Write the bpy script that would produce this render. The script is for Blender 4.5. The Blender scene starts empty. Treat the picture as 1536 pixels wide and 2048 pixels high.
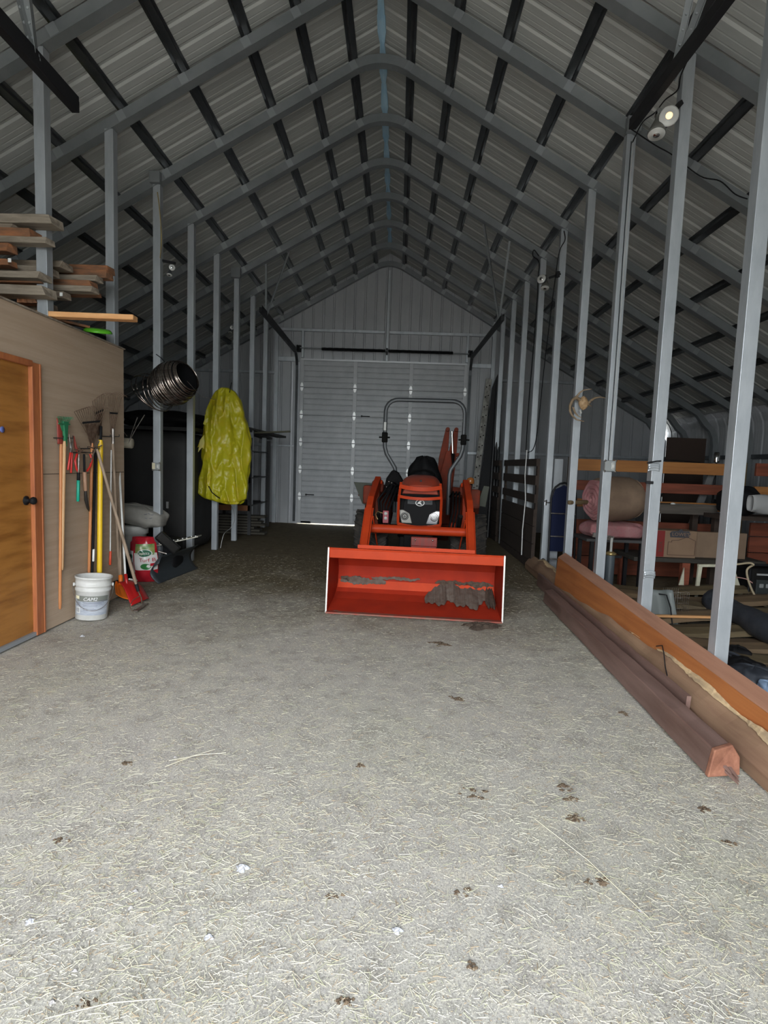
import bpy, bmesh, math, random
import numpy as np
from mathutils import Vector, Matrix
C = bpy.context.scene.collection
R = random.Random(11)
PI = math.pi
# ------------------------------------------------------------------ camera
F_PX, PITCH, YAW, ROLL, CAM_H = 1085.0, .0879, .0236, -.0364, 1.407
def _rot():
    c, s = math.cos(YAW), math.sin(YAW); Y = np.array([[c, s, 0], [-s, c, 0], [0, 0, 1]])
    c, s = math.cos(PITCH), math.sin(PITCH); P = np.array([[1, 0, 0], [0, c, -s], [0, s, c]])
    c, s = math.cos(ROLL), math.sin(ROLL); Q = np.array([[c, 0, -s], [0, 1, 0], [s, 0, c]])
    return Q @ P @ Y
M = _rot()
cam_d = bpy.data.cameras.new('camera'); cam = bpy.data.objects.new('camera', cam_d); C.objects.link(cam)
cam_d.sensor_fit = 'VERTICAL'; cam_d.sensor_height = 36.0; cam_d.lens = F_PX / 2048 * 36.0
cam_d.clip_start = .02; cam_d.clip_end = 300
cam.matrix_world = Matrix(((M[0][0], M[2][0], -M[1][0], 0), (M[0][1], M[2][1], -M[1][1], 0), (M[0][2], M[2][2], -M[1][2], CAM_H), (0, 0, 0, 1)))
bpy.context.scene.camera = cam
# measured points of the photograph turned into places in the barn
def _ray(px, py): return M.T @ np.array([(px - 768) / F_PX, 1, -(py - 1024) / F_PX])
def G(px, py, z=0.0):
    r = _ray(px, py); t = (z - CAM_H) / r[2]; return Vector((r[0] * t, r[1] * t, z))
def PX(px, py, X):
    r = _ray(px, py); t = X / r[0]; return Vector((X, r[1] * t, CAM_H + r[2] * t))
def PY(px, py, Y):
    r = _ray(px, py); t = Y / r[1]; return Vector((r[0] * t, Y, CAM_H + r[2] * t))
# ------------------------------------------------------------------ world, light, exposure
sc = bpy.context.scene
sc.view_settings.view_transform = 'Standard'; sc.view_settings.look = 'None'
sc.view_settings.gamma = 1; sc.view_settings.use_curve_mapping = False
sc.view_settings.exposure = 0.26
SKY = 17.0
YF = -1.30                                    # plane of the open front doorway, just behind the camera
w = bpy.data.worlds.new('world'); sc.world = w; w.use_nodes = True
bg = w.node_tree.nodes['Background']; bg.inputs[0].default_value = (.93, .97, 1.0, 1); bg.inputs[1].default_value = SKY
# bright sky, dimmed at horizon and zenith to balance the light indoors
_n = w.node_tree.nodes; _l = w.node_tree.links; _tc = _n.new('ShaderNodeTexCoord'); _sx = _n.new('ShaderNodeSeparateXYZ'); _cr = _n.new('ShaderNodeValToRGB')
_l.new(_tc.outputs['Generated'], _sx.inputs[0]); _l.new(_sx.outputs['Z'], _cr.inputs[0]); _l.new(_cr.outputs[0], bg.inputs[0])
_e = _cr.color_ramp.elements; _e[0].position = .0; _e[0].color = (.42, .46, .46, 1); _e[1].position = .75; _e[1].color = (.42, .47, .52, 1)
_m = _e.new(.30); _m.color = (.80, .83, .86, 1); _m = _e.new(.45); _m.color = (.80, .84, .88, 1)
ld = bpy.data.lights.new('doorway_portal', 'AREA'); ld.shape = 'RECTANGLE'; ld.size = 3.66; ld.size_y = 3.66
ld.cycles.is_portal = True
lo = bpy.data.objects.new('doorway_portal', ld); C.objects.link(lo); lo.location = (-.4, YF - .02, 1.83); lo.rotation_euler = (PI / 2, 0, 0)
sl = bpy.data.lights.new('sun', 'SUN'); sl.energy = 13.0; sl.angle = .05; sl.color = (1, .95, .88)
so = bpy.data.objects.new('sun', sl); C.objects.link(so); so.rotation_euler = (math.radians(-8), math.radians(-42), 0)
# ------------------------------------------------------------------ materials
_mats = {}
def mat(name, col, rough=.6, metal=0.0, col2=None, scale=(6, 6, 6), amt=.5, bump=0.0, bscale=None, detail=6, spec=.5, ramp=(.35, .65), trans=0.0):
    """principled material with an optional second colour mixed in by stretched noise, and noise bump"""
    if name in _mats: return _mats[name]
    m = bpy.data.materials.new(name); m.use_nodes = True; nt = m.node_tree; N = nt.nodes; L = nt.links
    b = N['Principled BSDF']; b.inputs['Roughness'].default_value = rough; b.inputs['Metallic'].default_value = metal
    b.inputs['Specular IOR Level'].default_value = spec
    b.inputs['Base Color'].default_value = (*col, 1)
    tc = N.new('ShaderNodeTexCoord')
    if col2 is not None:
        mp = N.new('ShaderNodeMapping'); mp.inputs['Scale'].default_value = scale; L.new(tc.outputs['Object'], mp.inputs[0])
        no = N.new('ShaderNodeTexNoise'); no.inputs['Scale'].default_value = 1; no.inputs['Detail'].default_value = detail; no.inputs['Roughness'].default_value = .62
        L.new(mp.outputs[0], no.inputs['Vector'])
        cr = N.new('ShaderNodeValToRGB'); cr.color_ramp.elements[0].position = ramp[0]; cr.color_ramp.elements[1].position = ramp[1]
        cr.color_ramp.elements[0].color = (*col, 1)
        cr.color_ramp.elements[1].color = (*[a + (c - a) * amt * 1.6 if amt < .625 else c for a, c in zip(col, col2)], 1)
        L.new(no.outputs['Fac'], cr.inputs[0]); L.new(cr.outputs[0], b.inputs['Base Color'])
    if bump:
        mp2 = N.new('ShaderNodeMapping'); mp2.inputs['Scale'].default_value = bscale or scale; L.new(tc.outputs['Object'], mp2.inputs[0])
        n2 = N.new('ShaderNodeTexNoise'); n2.inputs['Scale'].default_value = 1; n2.inputs['Detail'].default_value = 5; L.new(mp2.outputs[0], n2.inputs['Vector'])
        bu = N.new('ShaderNodeBump'); bu.inputs['Strength'].default_value = bump; bu.inputs['Distance'].default_value = .01
        L.new(n2.outputs['Fac'], bu.inputs['Height']); L.new(bu.outputs[0], b.inputs['Normal'])
    _mats[name] = m; return m
def srgb(r, g, b): return tuple(((v / 255) / 12.92 if v / 255 <= .04045 else ((v / 255 + .055) / 1.055) ** 2.4) for v in (r, g, b))
# ------------------------------------------------------------------ mesh builder
def frame_from(d, up=Vector((0, 0, 1))):
    d = d.normalized()
    if abs(d.dot(up)) > .995: up = Vector((0, 1, 0))
    x = d.cross(up).normalized(); z = x.cross(d).normalized(); return x, d, z
class MB:
    def __init__(s): s.v = []; s.f = []; s.sm = []
    def add(s, vs, fs, smooth=False):
        n = len(s.v); s.v += [Vector(v) for v in vs]; s.f += [[i + n for i in f] for f in fs]; s.sm += [smooth] * len(fs); return s
    def box(s, c, d, rz=0.0, rot=None):
        c = Vector(c); h = Vector(d) / 2; mt = rot if rot is not None else Matrix.Rotation(rz, 3, 'Z')
        vs = [c + mt @ Vector((x * h.x, y * h.y, z * h.z)) for x in (-1, 1) for y in (-1, 1) for z in (-1, 1)]
        return s.add(vs, [(0, 1, 3, 2), (4, 6, 7, 5), (0, 4, 5, 1), (2, 3, 7, 6), (0, 2, 6, 4), (1, 5, 7, 3)])
    def beam(s, a, b, w, h, up=(0, 0, 1), w2=None, h2=None):
        a = Vector(a); b = Vector(b); x, d, z = frame_from(b - a, Vector(up)); w2 = w2 or w; h2 = h2 or h
        vs = [a - x * w / 2 - z * h / 2, a + x * w / 2 - z * h / 2, a + x * w / 2 + z * h / 2, a - x * w / 2 + z * h / 2,
              b - x * w2 / 2 - z * h2 / 2, b + x * w2 / 2 - z * h2 / 2, b + x * w2 / 2 + z * h2 / 2, b - x * w2 / 2 + z * h2 / 2]
        return s.add(vs, [(0, 1, 2, 3), (7, 6, 5, 4), (0, 4, 5, 1), (1, 5, 6, 2), (2, 6, 7, 3), (3, 7, 4, 0)])
    def tube(s, pts, r, n=8, closed=False, smooth=True, prof=None):
        pts = [Vector(p) for p in pts]; k = len(pts); rr = r if isinstance(r, (list, tuple)) else [r] * k
        ring = []; xprev = None
        for i, p in enumerate(pts):
            d = (pts[(i + 1) % k] - pts[i - 1]) if (closed or 0 < i < k - 1) else (pts[1] - pts[0] if i == 0 else pts[-1] - pts[-2])
            d = d.normalized()
            if xprev is None: x, _, _ = frame_from(d)
            else:
                x = xprev - d * xprev.dot(d); x = x.normalized() if x.length > 1e-6 else frame_from(d)[0]
            xprev = x; z = x.cross(d)
            if prof: ring.append([p + x * a * rr[i] + z * b * rr[i] for a, b in prof])
            else: ring.append([p + (x * math.cos(2 * PI * j / n) + z * math.sin(2 * PI * j / n)) * rr[i] for j in range(n)])
        n = len(ring[0]); vs = [v for q in ring for v in q]; fs = []
        for i in range(k if closed else k - 1):
            for j in range(n):
                a = i * n + j; b = i * n + (j + 1) % n; c = ((i + 1) % k) * n + (j + 1) % n; d_ = ((i + 1) % k) * n + j
                fs.append((a, d_, c, b))
        s.add(vs, fs, smooth)
        if not closed: s.add(ring[0], [tuple(range(n))]); s.add(ring[-1], [tuple(reversed(range(n)))])
        return s
    def lathe(s, prof, n=24, o=(0, 0, 0), axis=(0, 0, 1), cap=True, smooth=True):
        o = Vector(o); a = Vector(axis).normalized(); x, _, z = frame_from(a); k = len(prof); vs = []
        for r, h in prof:
            for j in range(n): vs.append(o + a * h + (x * math.cos(2 * PI * j / n) + z * math.sin(2 * PI * j / n)) * r)
        fs = [(i * n + j, i * n + (j + 1) % n, (i + 1) * n + (j + 1) % n, (i + 1) * n + j) for i in range(k - 1) for j in range(n)]
        s.add(vs, fs, smooth)
        if cap:
            if prof[0][0] > 1e-4: s.add(vs[:n], [tuple(reversed(range(n)))])
            if prof[-1][0] > 1e-4: s.add(vs[-n:], [tuple(range(n))])
        return s
    def prism(s, poly, ax, depth, o=(0, 0, 0), U=None, W=None):
        """extrude a polygon (u, w) along ax by depth; U, W are the plane's axes"""
        o = Vector(o); D = Vector(ax).normalized() * depth
        if U is None:
            U, W = {'x': (Vector((0, 1, 0)), Vector((0, 0, 1))), 'y': (Vector((1, 0, 0)), Vector((0, 0, 1))), 'z': (Vector((1, 0, 0)), Vector((0, 1, 0)))}[
                'x' if abs(D.x) > 1e-6 else 'y' if abs(D.y) > 1e-6 else 'z']
        U = Vector(U); W = Vector(W)
        a = [o + U * p[0] + W * p[1] for p in poly]; b = [v + D for v in a]; n = len(a)
        return s.add(a + b, [tuple(range(n)), tuple(reversed(range(n, 2 * n)))] + [(i, n + i, n + (i + 1) % n, (i + 1) % n) for i in range(n)])
    def grid(s, fn, nu, nv, smooth=True, closed_u=False):
        vs = [fn(i / (nu if closed_u else nu - 1), j / (nv - 1)) for i in range(nu) for j in range(nv)]; fs = []
        for i in range(nu if closed_u else nu - 1):
            for j in range(nv - 1):
                a = i * nv + j; b = ((i + 1) % nu) * nv + j; fs.append((a, b, b + 1, a + 1))
        return s.add(vs, fs, smooth)
    def text(s, txt, o, U, W, size, depth=.002, shear=0):
        """flat letters as geometry; U reading direction, W up"""
        cu = bpy.data.curves.new('lettering', 'FONT'); cu.body = txt; cu.size = size; cu.extrude = depth; cu.resolution_u = 2; cu.shear = shear
        ob = bpy.data.objects.new('lettering', cu); C.objects.link(ob)
        me = bpy.data.meshes.new_from_object(ob.evaluated_get(bpy.context.evaluated_depsgraph_get()))
        U = Vector(U).normalized(); W = Vector(W).normalized(); D = U.cross(W)
        s.add([Vector(o) + U * v.co.x + W * v.co.y + D * v.co.z for v in me.vertices], [tuple(p.vertices) for p in me.polygons])
        bpy.data.objects.remove(ob); bpy.data.curves.remove(cu); bpy.data.meshes.remove(me); return s
    def build(s, name, material, parent=None, label=None, cat=None, group=None, kind=None, bevel=0.0, seg=1, origin=None, solid=0.0, subsurf=0, fix=True):
        lo_ = Vector([min(v[i] for v in s.v) for i in range(3)]); hi = Vector([max(v[i] for v in s.v) for i in range(3)])
        if parent is None: org = Vector(origin) if origin is not None else Vector(((lo_.x + hi.x) / 2, (lo_.y + hi.y) / 2, lo_.z))
        else: org = Vector((0, 0, 0))
        me = bpy.data.meshes.new(name); me.from_pydata([v - org for v in s.v], [], s.f); me.update()
        if fix:
            bm = bmesh.new(); bm.from_mesh(me); bmesh.ops.recalc_face_normals(bm, faces=bm.faces); bm.to_mesh(me); bm.free()
        me.polygons.foreach_set('use_smooth', s.sm)
        me.materials.append(material)
        ob = bpy.data.objects.new(name, me); C.objects.link(ob)
        if parent is None: ob.location = org
        else: ob.parent = parent
        WL[ob.name] = org
        if solid: md = ob.modifiers.new('solid', 'SOLIDIFY'); md.thickness = solid; md.offset = 0
        if subsurf: md = ob.modifiers.new('sub', 'SUBSURF'); md.levels = md.render_levels = subsurf
        if bevel: md = ob.modifiers.new('bevel', 'BEVEL'); md.width = bevel; md.segments = seg; md.limit_method = 'ANGLE'; md.angle_limit = .6
        tag(ob, label, cat, group, kind); return ob
WL = {}
def tag(o, label=None, cat=None, group=None, kind=None):
    if label: o['label'] = label
    if cat: o['category'] = cat
    if group: o['group'] = group
    if kind: o['kind'] = kind
    return o
def thing(name, label, cat, loc=(0, 0, 0), rz=0.0, group=None, rot=None):
    o = bpy.data.objects.new(name, None); C.objects.link(o); o.location = loc; o.empty_display_size = .1
    o.rotation_euler = rot if rot is not None else (0, 0, rz)
    return tag(o, label, cat, group)
# children of an Empty are modelled in its local coordinates unless it was made by wthing (then in world coordinates)
WORLD = {}
def wthing(name, label, cat, loc, group=None):
    o = thing(name, label, cat, loc, 0, group); WORLD[o.name] = Vector(loc); return o
_ob = MB.build
def _build(s, name, material, parent=None, **k):
    if parent is not None:
        # children: find the world offset inherited from the top-level thing or mesh
        off = WORLD.get(parent.name, None)
        if off is None: off = WL.get(parent.name, Vector((0, 0, 0)))
        s2 = MB(); s2.v = [v - off for v in s.v]; s2.f = s.f; s2.sm = s.sm
        ob = _ob(s2, name, material, parent, **k); WL[ob.name] = off; return ob
    return _ob(s, name, material, None, **k)
MB.build = _build
def copy_tree(o, parent=None, label=None, loc=None, rot=None):
    c = o.copy(); C.objects.link(c); c.parent = parent
    if label: c['label'] = label
    if loc is not None: c.location = loc
    if rot is not None: c.rotation_euler = rot
    for ch in list(o.children): copy_tree(ch, c)
    return c
def struct(mb, name, m, **k): return mb.build(name, m, kind='structure', **k)
def arc(cx, cz, r, a0, a1, n): return [(cx + r * math.cos(a0 + (a1 - a0) * i / n), cz + r * math.sin(a0 + (a1 - a0) * i / n)) for i in range(n + 1)]
# ================================================================== the barn
BAY, YB = .9915, 12.2
RX, RZ, SL = -.35, 5.835, .568             # ridge x, height of the rafter centre line, slope
FY = lambda i: YB + i * BAY                # frame i (0 at the back wall, negative towards the door)
XL, XR = -2.79, 1.985                      # the two rows of posts
EL, ER = RX - 6.15, RX + 6.15
def rz(x, off=0.0): return RZ - SL * abs(x - RX) + off * math.sqrt(1 + SL * SL)
galv = mat('galvanised_steel', (.40, .43, .46), .42, .55, (.52, .55, .58), (9, 9, 2.5), .6, .03, (60, 60, 60))
raft = mat('rafter_steel', (.185, .20, .21), .42, .35, (.24, .255, .265), (3, 3, 3), .6)
purl = mat('purlin_steel', (.05, .055, .06), .3, .6, (.09, .095, .1), (4, 2, 4), .6)
panel = mat('roof_panel', (.40, .41, .395), .45, .1, (.47, .48, .46), (2, 8, 2), .5)
wallm = mat('wall_panel', (.36, .37, .39), .5, .1, (.42, .43, .45), (3, 3, 1.2), .6)
dark = mat('black_metal', (.016, .016, .018), .5, .2, spec=.3)
blk = mat('black_plastic', (.009, .009, .010), .65, spec=.12)
doorm = mat('door_panel', (.38, .39, .41), .45, .1, (.45, .46, .48), (4, 4, 3), .6)
doorm2 = mat('door_stile', (.44, .45, .47), .45, .1, (.50, .51, .53), (4, 4, 3), .6)
white = mat('white_paint', (.72, .72, .70), .5)
chrome = mat('chrome', (.75, .75, .76), .15, 1.0)
# floor: packed earth and road base, browner further in, with daylight falloff put into the colour
def floor_mat():
    m = bpy.data.materials.new('packed_earth'); m.use_nodes = True; nt = m.node_tree; N = nt.nodes; L = nt.links; b = N['Principled BSDF']
    b.inputs['Roughness'].default_value = .95; b.inputs['Specular IOR Level'].default_value = .12
    tc = N.new('ShaderNodeTexCoord')
    def noise(sc_, det, ro=.6, stretch=(1, 1, 1)):
        mp = N.new('ShaderNodeMapping'); mp.inputs['Scale'].default_value = stretch; L.new(tc.outputs['Object'], mp.inputs[0])
        n = N.new('ShaderNodeTexNoise'); n.inputs['Scale'].default_value = sc_; n.inputs['Detail'].default_value = det; n.inputs['Roughness'].default_value = ro
        L.new(mp.outputs[0], n.inputs['Vector']); return n
    def ramp(src, stops):
        r = N.new('ShaderNodeValToRGB'); e = r.color_ramp.elements
        while len(e) < len(stops): e.new(.5)
        for q, (p, c) in zip(e, stops): q.position = p; q.color = (*c, 1)
        L.new(src, r.inputs[0]); return r
    def mix(f, a, c, mode='MIX', fac=None):
        x = N.new('ShaderNodeMix'); x.data_type = 'RGBA'; x.blend_type = mode
        if f is not None: L.new(f, x.inputs['Factor'])
        else: x.inputs['Factor'].default_value = fac
        L.new(a, x.inputs['A']); L.new(c, x.inputs['B']); return x.outputs['Result']
    big = ramp(noise(.7, 4).outputs['Fac'], [(.3, (.42, .395, .368)), (.5, (.415, .395, .362)), (.7, (.395, .38, .33))])
    mid = ramp(noise(7, 8, .7).outputs['Fac'], [(.3, (.62, .6, .57)), (.5, (1, 1, 1)), (.72, (1.2, 1.17, 1.08))])
    c = mix(None, big.outputs[0], mid.outputs[0], 'MULTIPLY', .8)
    fine = ramp(noise(150, 4, .8).outputs['Fac'], [(.34, (.4, .38, .35)), (.5, (1, 1, 1)), (.66, (1.5, 1.45, 1.3))])
    c = mix(None, c, fine.outputs[0], 'MULTIPLY', .8)
    # tiny chaff, two crossing directions of stretched cells
    for st, pos in (((150, 420, 1), .1), ((420, 130, 1), .1), ((300, 300, 1), .12)):
        mp = N.new('ShaderNodeMapping'); mp.inputs['Scale'].default_value = st; mp.inputs['Rotation'].default_value = (0, 0, R.uniform(.2, .9))
        L.new(tc.outputs['Object'], mp.inputs[0])
        v = N.new('ShaderNodeTexVoronoi'); v.inputs['Scale'].default_value = .55; L.new(mp.outputs[0], v.inputs['Vector'])
        r = ramp(v.outputs['Distance'], [(pos, (.55, .55, .55)), (pos + .14, (0, 0, 0))])
        strw = N.new('ShaderNodeRGB'); strw.outputs[0].default_value = (.60, .575, .48, 1)
        c = mix(r.outputs[0], c, strw.outputs[0])
    # brown trampled soil further in, darkened also to paint in daylight falloff; ragged edge
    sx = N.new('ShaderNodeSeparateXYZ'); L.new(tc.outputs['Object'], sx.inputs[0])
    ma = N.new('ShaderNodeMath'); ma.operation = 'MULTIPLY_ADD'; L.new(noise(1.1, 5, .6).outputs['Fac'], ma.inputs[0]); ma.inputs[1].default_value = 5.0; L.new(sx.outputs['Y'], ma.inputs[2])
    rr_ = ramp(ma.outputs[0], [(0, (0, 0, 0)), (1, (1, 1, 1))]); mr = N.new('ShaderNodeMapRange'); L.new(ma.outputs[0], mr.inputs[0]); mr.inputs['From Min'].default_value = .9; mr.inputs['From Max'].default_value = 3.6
    brn_falloff = N.new('ShaderNodeRGB'); brn_falloff.outputs[0].default_value = (.38, .33, .245, 1); c = mix(mr.outputs[0], c, mix(None, c, brn_falloff.outputs[0], 'MULTIPLY', 1.0))
    L.new(c, b.inputs['Base Color'])
    bu = N.new('ShaderNodeBump'); bu.inputs['Strength'].default_value = .5; bu.inputs['Distance'].default_value = .008
    L.new(noise(60, 6, .75).outputs['Fac'], bu.inputs['Height']); L.new(bu.outputs[0], b.inputs['Normal'])
    return m
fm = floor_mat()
def gz(x, y): return .008 * math.sin(1.7 * x + .6) * math.sin(1.1 * y) - .008
mb = MB()
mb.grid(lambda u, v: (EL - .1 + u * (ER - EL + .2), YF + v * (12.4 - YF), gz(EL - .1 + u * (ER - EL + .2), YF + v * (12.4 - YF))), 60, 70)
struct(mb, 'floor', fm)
mb = MB(); xs = [-40, -12, -2, EL - .1, ER + .1, 12, 40]
mb.add([(-45, -45, -.03), (45, -45, -.03), (45, YF + .02, -.03), (-45, YF + .02, -.03), (-45, 12.35, -.03), (45, 12.35, -.03), (45, 60, -.03), (-45, 60, -.03)], [(0, 1, 2, 3), (4, 5, 6, 7)])
struct(mb, 'floor_apron', mat('gravel_apron', (.36, .345, .31), .95, 0, (.28, .26, .23), (2, 2, 2)), )
# roof: ribbed sheet running from the ridge to the eaves
def rib_profile(y0, y1, pitch=BAY / 4, h=.015):
    pts = []; n = int(round((y1 - y0) / pitch)); p = (y1 - y0) / n
    for i in range(n):
        a = y0 + i * p
        pts += [(a, 0), (a + p * .26, 0), (a + p * .28, .002), (a + p * .31, .002), (a + p * .33, 0), (a + p * .52, 0), (a + p * .54, .002), (a + p * .57, .002), (a + p * .59, 0), (a + p * .74, 0), (a + p * .83, h), (a + p * .92, h)]
    pts.append((y1, 0)); return pts
rp = rib_profile(YF - .03, YB + .08)
mb = MB()
for sgn in (-1, 1):
    xo = RX + sgn * 5.98; q = []
    for (y, d) in rp:
        for x in (RX, xo): q.append((x, y, rz(x, .118) + d))
    n = len(rp); mb.add(q, [(2 * i, 2 * i + 1, 2 * i + 3, 2 * i + 2) for i in range(n - 1)])
struct(mb, 'ceiling', panel, solid=.002, fix=False)
mb = MB()
for k in range(65):
    y = YF + k * .2 - .01; ww = .035 + .012 * math.sin(k * 2.1) + .006 * R.random()
    y2 = y + .2; w2 = .035 + .012 * math.sin((k + 1) * 2.1)
    z = rz(RX, .105)
    mb.add([(RX - ww, y, z - ww * SL - .012), (RX, y, z - .004), (RX + ww, y, z - ww * SL - .012), (RX - w2, y2, z - w2 * SL - .012), (RX, y2, z - .004), (RX + w2, y2, z - w2 * SL - .012)], [(0, 1, 4, 3), (1, 2, 5, 4)])
struct(mb, 'trim_1', mat('ridge_closure', (.38, .62, .80), .5, 0, (.55, .75, .88), (6, 3, 6), .9), solid=.004)
# side walls with a rounded eave
mb = MB()
for sgn in (-1, 1):
    xe = RX + sgn * 6.24; zt = rz(RX + sgn * 5.98, .118) + .02
    prof = [(xe, -.06), (xe, zt - .42), (xe - sgn * .02, zt - .27), (xe - sgn * .08, zt - .13), (xe - sgn * .17, zt - .04), (RX + sgn * 5.98, zt)]
    ys = rib_profile(YF - .03, YB + .08)
    q = []
    for (y, d) in ys:
        for (x, z) in prof: q.append((x + sgn * d, y, z + (0 if z < 2 else 0)))
    k = len(prof); n = len(ys)
    m2 = MB(); m2.add(q, [(i * k + j, i * k + j + 1, (i + 1) * k + j + 1, (i + 1) * k + j) for i in range(n - 1) for j in range(k - 1)])
    struct(m2, 'wall_left' if sgn < 0 else 'wall_right', wallm, solid=.002, fix=False)
for sgn in (-1, 1):
    m2 = MB(); x = RX + sgn * 5.97; m2.box((x, (YF + YB) / 2 + .03, rz(x, .118) + .028), (.16, YB - YF + .1, .012), rot=Matrix.Rotation(sgn * math.atan(SL), 3, 'Y')); struct(m2, 'trim_%d' % (40 + sgn), panel)
def gable(yw, x0, x1, zb, zt_fn, out=1):
    """vertical ribbed sheet between x0 and x1 from zb up to the roof"""
    pts = []; x = x0; P = .2286
    while x < x1 - 1e-6:
        for (dx, d) in ((0, 0), (.015, .016), (.04, .016), (.055, 0)):
            if x + dx < x1: pts.append((x + dx, d))
        x += P
    pts.append((x1, 0)); q = []
    for (xx, d) in pts: q += [(xx, yw - .0 + (-d), zb), (xx, yw - d, zt_fn(xx))]
    return q, [(2 * i, 2 * i + 1, 2 * i + 3, 2 * i + 2) for i in range(len(pts) - 1)]
top = lambda x: rz(x, .145) if abs(x - RX) < 5.95 else rz(RX + 5.95, .145) - (abs(x - RX) - 5.95) * 1.6
DL, DR, DT = -2.26, 1.44, 3.66
mb = MB()
for a, b, zb in ((EL - .1, DL, -.06), (DL, RX, DT - .03), (RX, DR, DT - .03), (DR, ER + .1, -.06)):
    mb.add(*gable(YB + .06, a, b, zb, top))
struct(mb, 'wall_back', wallm, solid=.002, fix=False)
mb = MB()
for a, b, zb in ((EL - .1, DL, -.06), (DL, RX, DT), (RX, DR, DT), (DR, ER + .1, -.06)):
    mb.add(*gable(YF, a, b, zb, top))
struct(mb, 'wall_front', wallm, solid=.002, fix=False)
# back wall framing
def bars(name, lst, m=galv, **k):
    for (a, b, w_, h_) in lst:
        mb = MB(); mb.beam(a, b, w_, h_); struct(mb, name(), m, bevel=.004)
cnt = [1]
def trimname():
    cnt[0] += 1; return 'trim_%d' % cnt[0]
Yw = YB + .01
bars(trimname, [((-2.76, Yw, 4.29), (RX - .06, Yw, 4.29), .05, .06), ((RX + .04, Yw, 4.29), (2.0, Yw, 4.29), .05, .06),
                ((RX, Yw - .01, DT), (RX, Yw - .01, 5.60), .05, .085), ((-2.78, Yw, 3.65), (-2.28, Yw, 3.65), .05, .10), ((1.46, Yw, 3.63), (2.0, Yw, 3.63), .05, .09),
                ((-2.21, Yw, DT + .03), (-2.21, Yw, 4.27), .05, .08), ((1.41, Yw, DT + .03), (1.41, Yw, 4.27), .05, .08),
                ((-2.78, Yw, 1.74), (-2.34, Yw, 1.74), .04, .03), ((1.52, Yw, 1.72), (1.97, Yw, 1.72), .05, .06),
                ((EL + .1, Yw, 3.35), (XL, Yw, 3.35), .05, .06), ((XR, Yw, 3.33), (4.0, Yw, 3.33), .05, .06), ((EL + .1, Yw, 1.75), (XL, Yw, 1.75), .05, .06), ((XR, Yw, 1.75), (ER - .1, Yw, 1.75), .05, .06)])
for sgn in (-1, 1):
    for z in (.95, 1.75):
        mb = MB(); mb.beam((RX + sgn * 6.2, YF + .1, z), (RX + sgn * 6.2, YB, z), .05, .07); struct(mb, trimname(), purl)
# ---------------- frames (rafters bent into eave posts), posts, purlins
def frame_path():
    pts = []
    for sgn in (-1, 1):
        xe = RX + sgn * 6.15; zt = rz(xe)
        a = [(xe, 0.0), (xe, zt - .38), (xe - sgn * .025, zt - .22), (xe - sgn * .09, zt - .09), (xe - sgn * .2, zt + .01), (xe - sgn * .36, rz(xe - sgn * .36))]
        r_ = .62
        k = math.atan(SL); zc = RZ - .0 - r_ / math.cos(k)
        a += [(RX + sgn * r_ * math.sin(k * t), zc + r_ * math.cos(k * t)) for t in (1, .8, .6, .4, .2)]
        pts.append(a)
    zc = RZ - .62 / math.cos(math.atan(SL))
    return pts[0] + [(RX, zc + .62)] + pts[1][::-1]
FP = frame_path()
def offs(path, d):
    out = []
    for i, (x, z) in enumerate(path):
        a = path[max(i - 1, 0)]; b = path[min(i + 1, len(path) - 1)]
        t = Vector((b[0] - a[0], b[1] - a[1])).normalized(); out.append((x - t.y * d, z + t.x * d))
    return out
def frame_mesh():
    mb = MB(); up, lo2 = offs(FP, .05), offs(FP, -.05); k = len(FP)
    def strip(A, B, y0, y1):
        q = []
        for (a, b) in zip(A, B): q += [(a[0], y0, a[1]), (b[0], y0, b[1]), (b[0], y1, b[1]), (a[0], y1, a[1])]
        fs = []
        for i in range(k - 1):
            for j in range(4): fs.append((4 * i + j, 4 * i + (j + 1) % 4, 4 * i + 4 + (j + 1) % 4, 4 * i + 4 + j))
        fs += [(0, 1, 2, 3), tuple(4 * (k - 1) + j for j in (3, 2, 1, 0))]; mb.add(q, fs)
    strip(up, lo2, -.03, .035)
    strip(offs(FP, -.046), offs(FP, -.054), -.044, .05)      # bottom flange that catches the light
    return mb
ordn = ['', 'first', 'second', 'third', 'fourth', 'fifth', 'sixth', 'seventh', 'eighth', 'ninth', 'tenth', 'eleventh', 'twelfth', 'thirteenth', 'fourteenth']
PO = [.30, .73, 1.18, 1.75, 2.33, 2.92, 3.48, 4.05, 4.62, 5.2, 5.75]
f0 = None; patchm = mat('patch_plate_steel', (.34, .36, .38), .35, .6)
for n, i in enumerate(range(-13, 1)):
    if f0 is None:
        f0 = frame_mesh().build('roof_frame', raft, origin=(RX, 0, 0), bevel=.0); fo = f0
        cl = None
        for sgn in (-1, 1):
            for o_ in PO[:9]:
                x = RX + sgn * o_
                if cl is None:
                    m2 = MB(); m2.box((RX, 0, 0), (.075, .004, .098)); cl = m2.build('light_patch_plate', patchm, f0); c = cl  # pale plates added to stand in for light patches at the purlin crossings
                else: c = cl.copy(); C.objects.link(c); c.parent = f0
                c.location = (sgn * o_, -.032, rz(x) + .002); c.rotation_euler = (0, math.atan(SL) * sgn, 0)
    else: fo = copy_tree(f0)
    fo.location = (RX, FY(i), 0)
    k = 14 - n
    lab = ('arched grey steel roof frame against the back wall' if k == 1 else
           'arched grey steel roof frame, %s counting forward from the back wall' % ordn[k])
    tag(fo, lab, 'roof frame', 'arched steel roof frames')
side = {-1: 'left', 1: 'right'}
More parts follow.
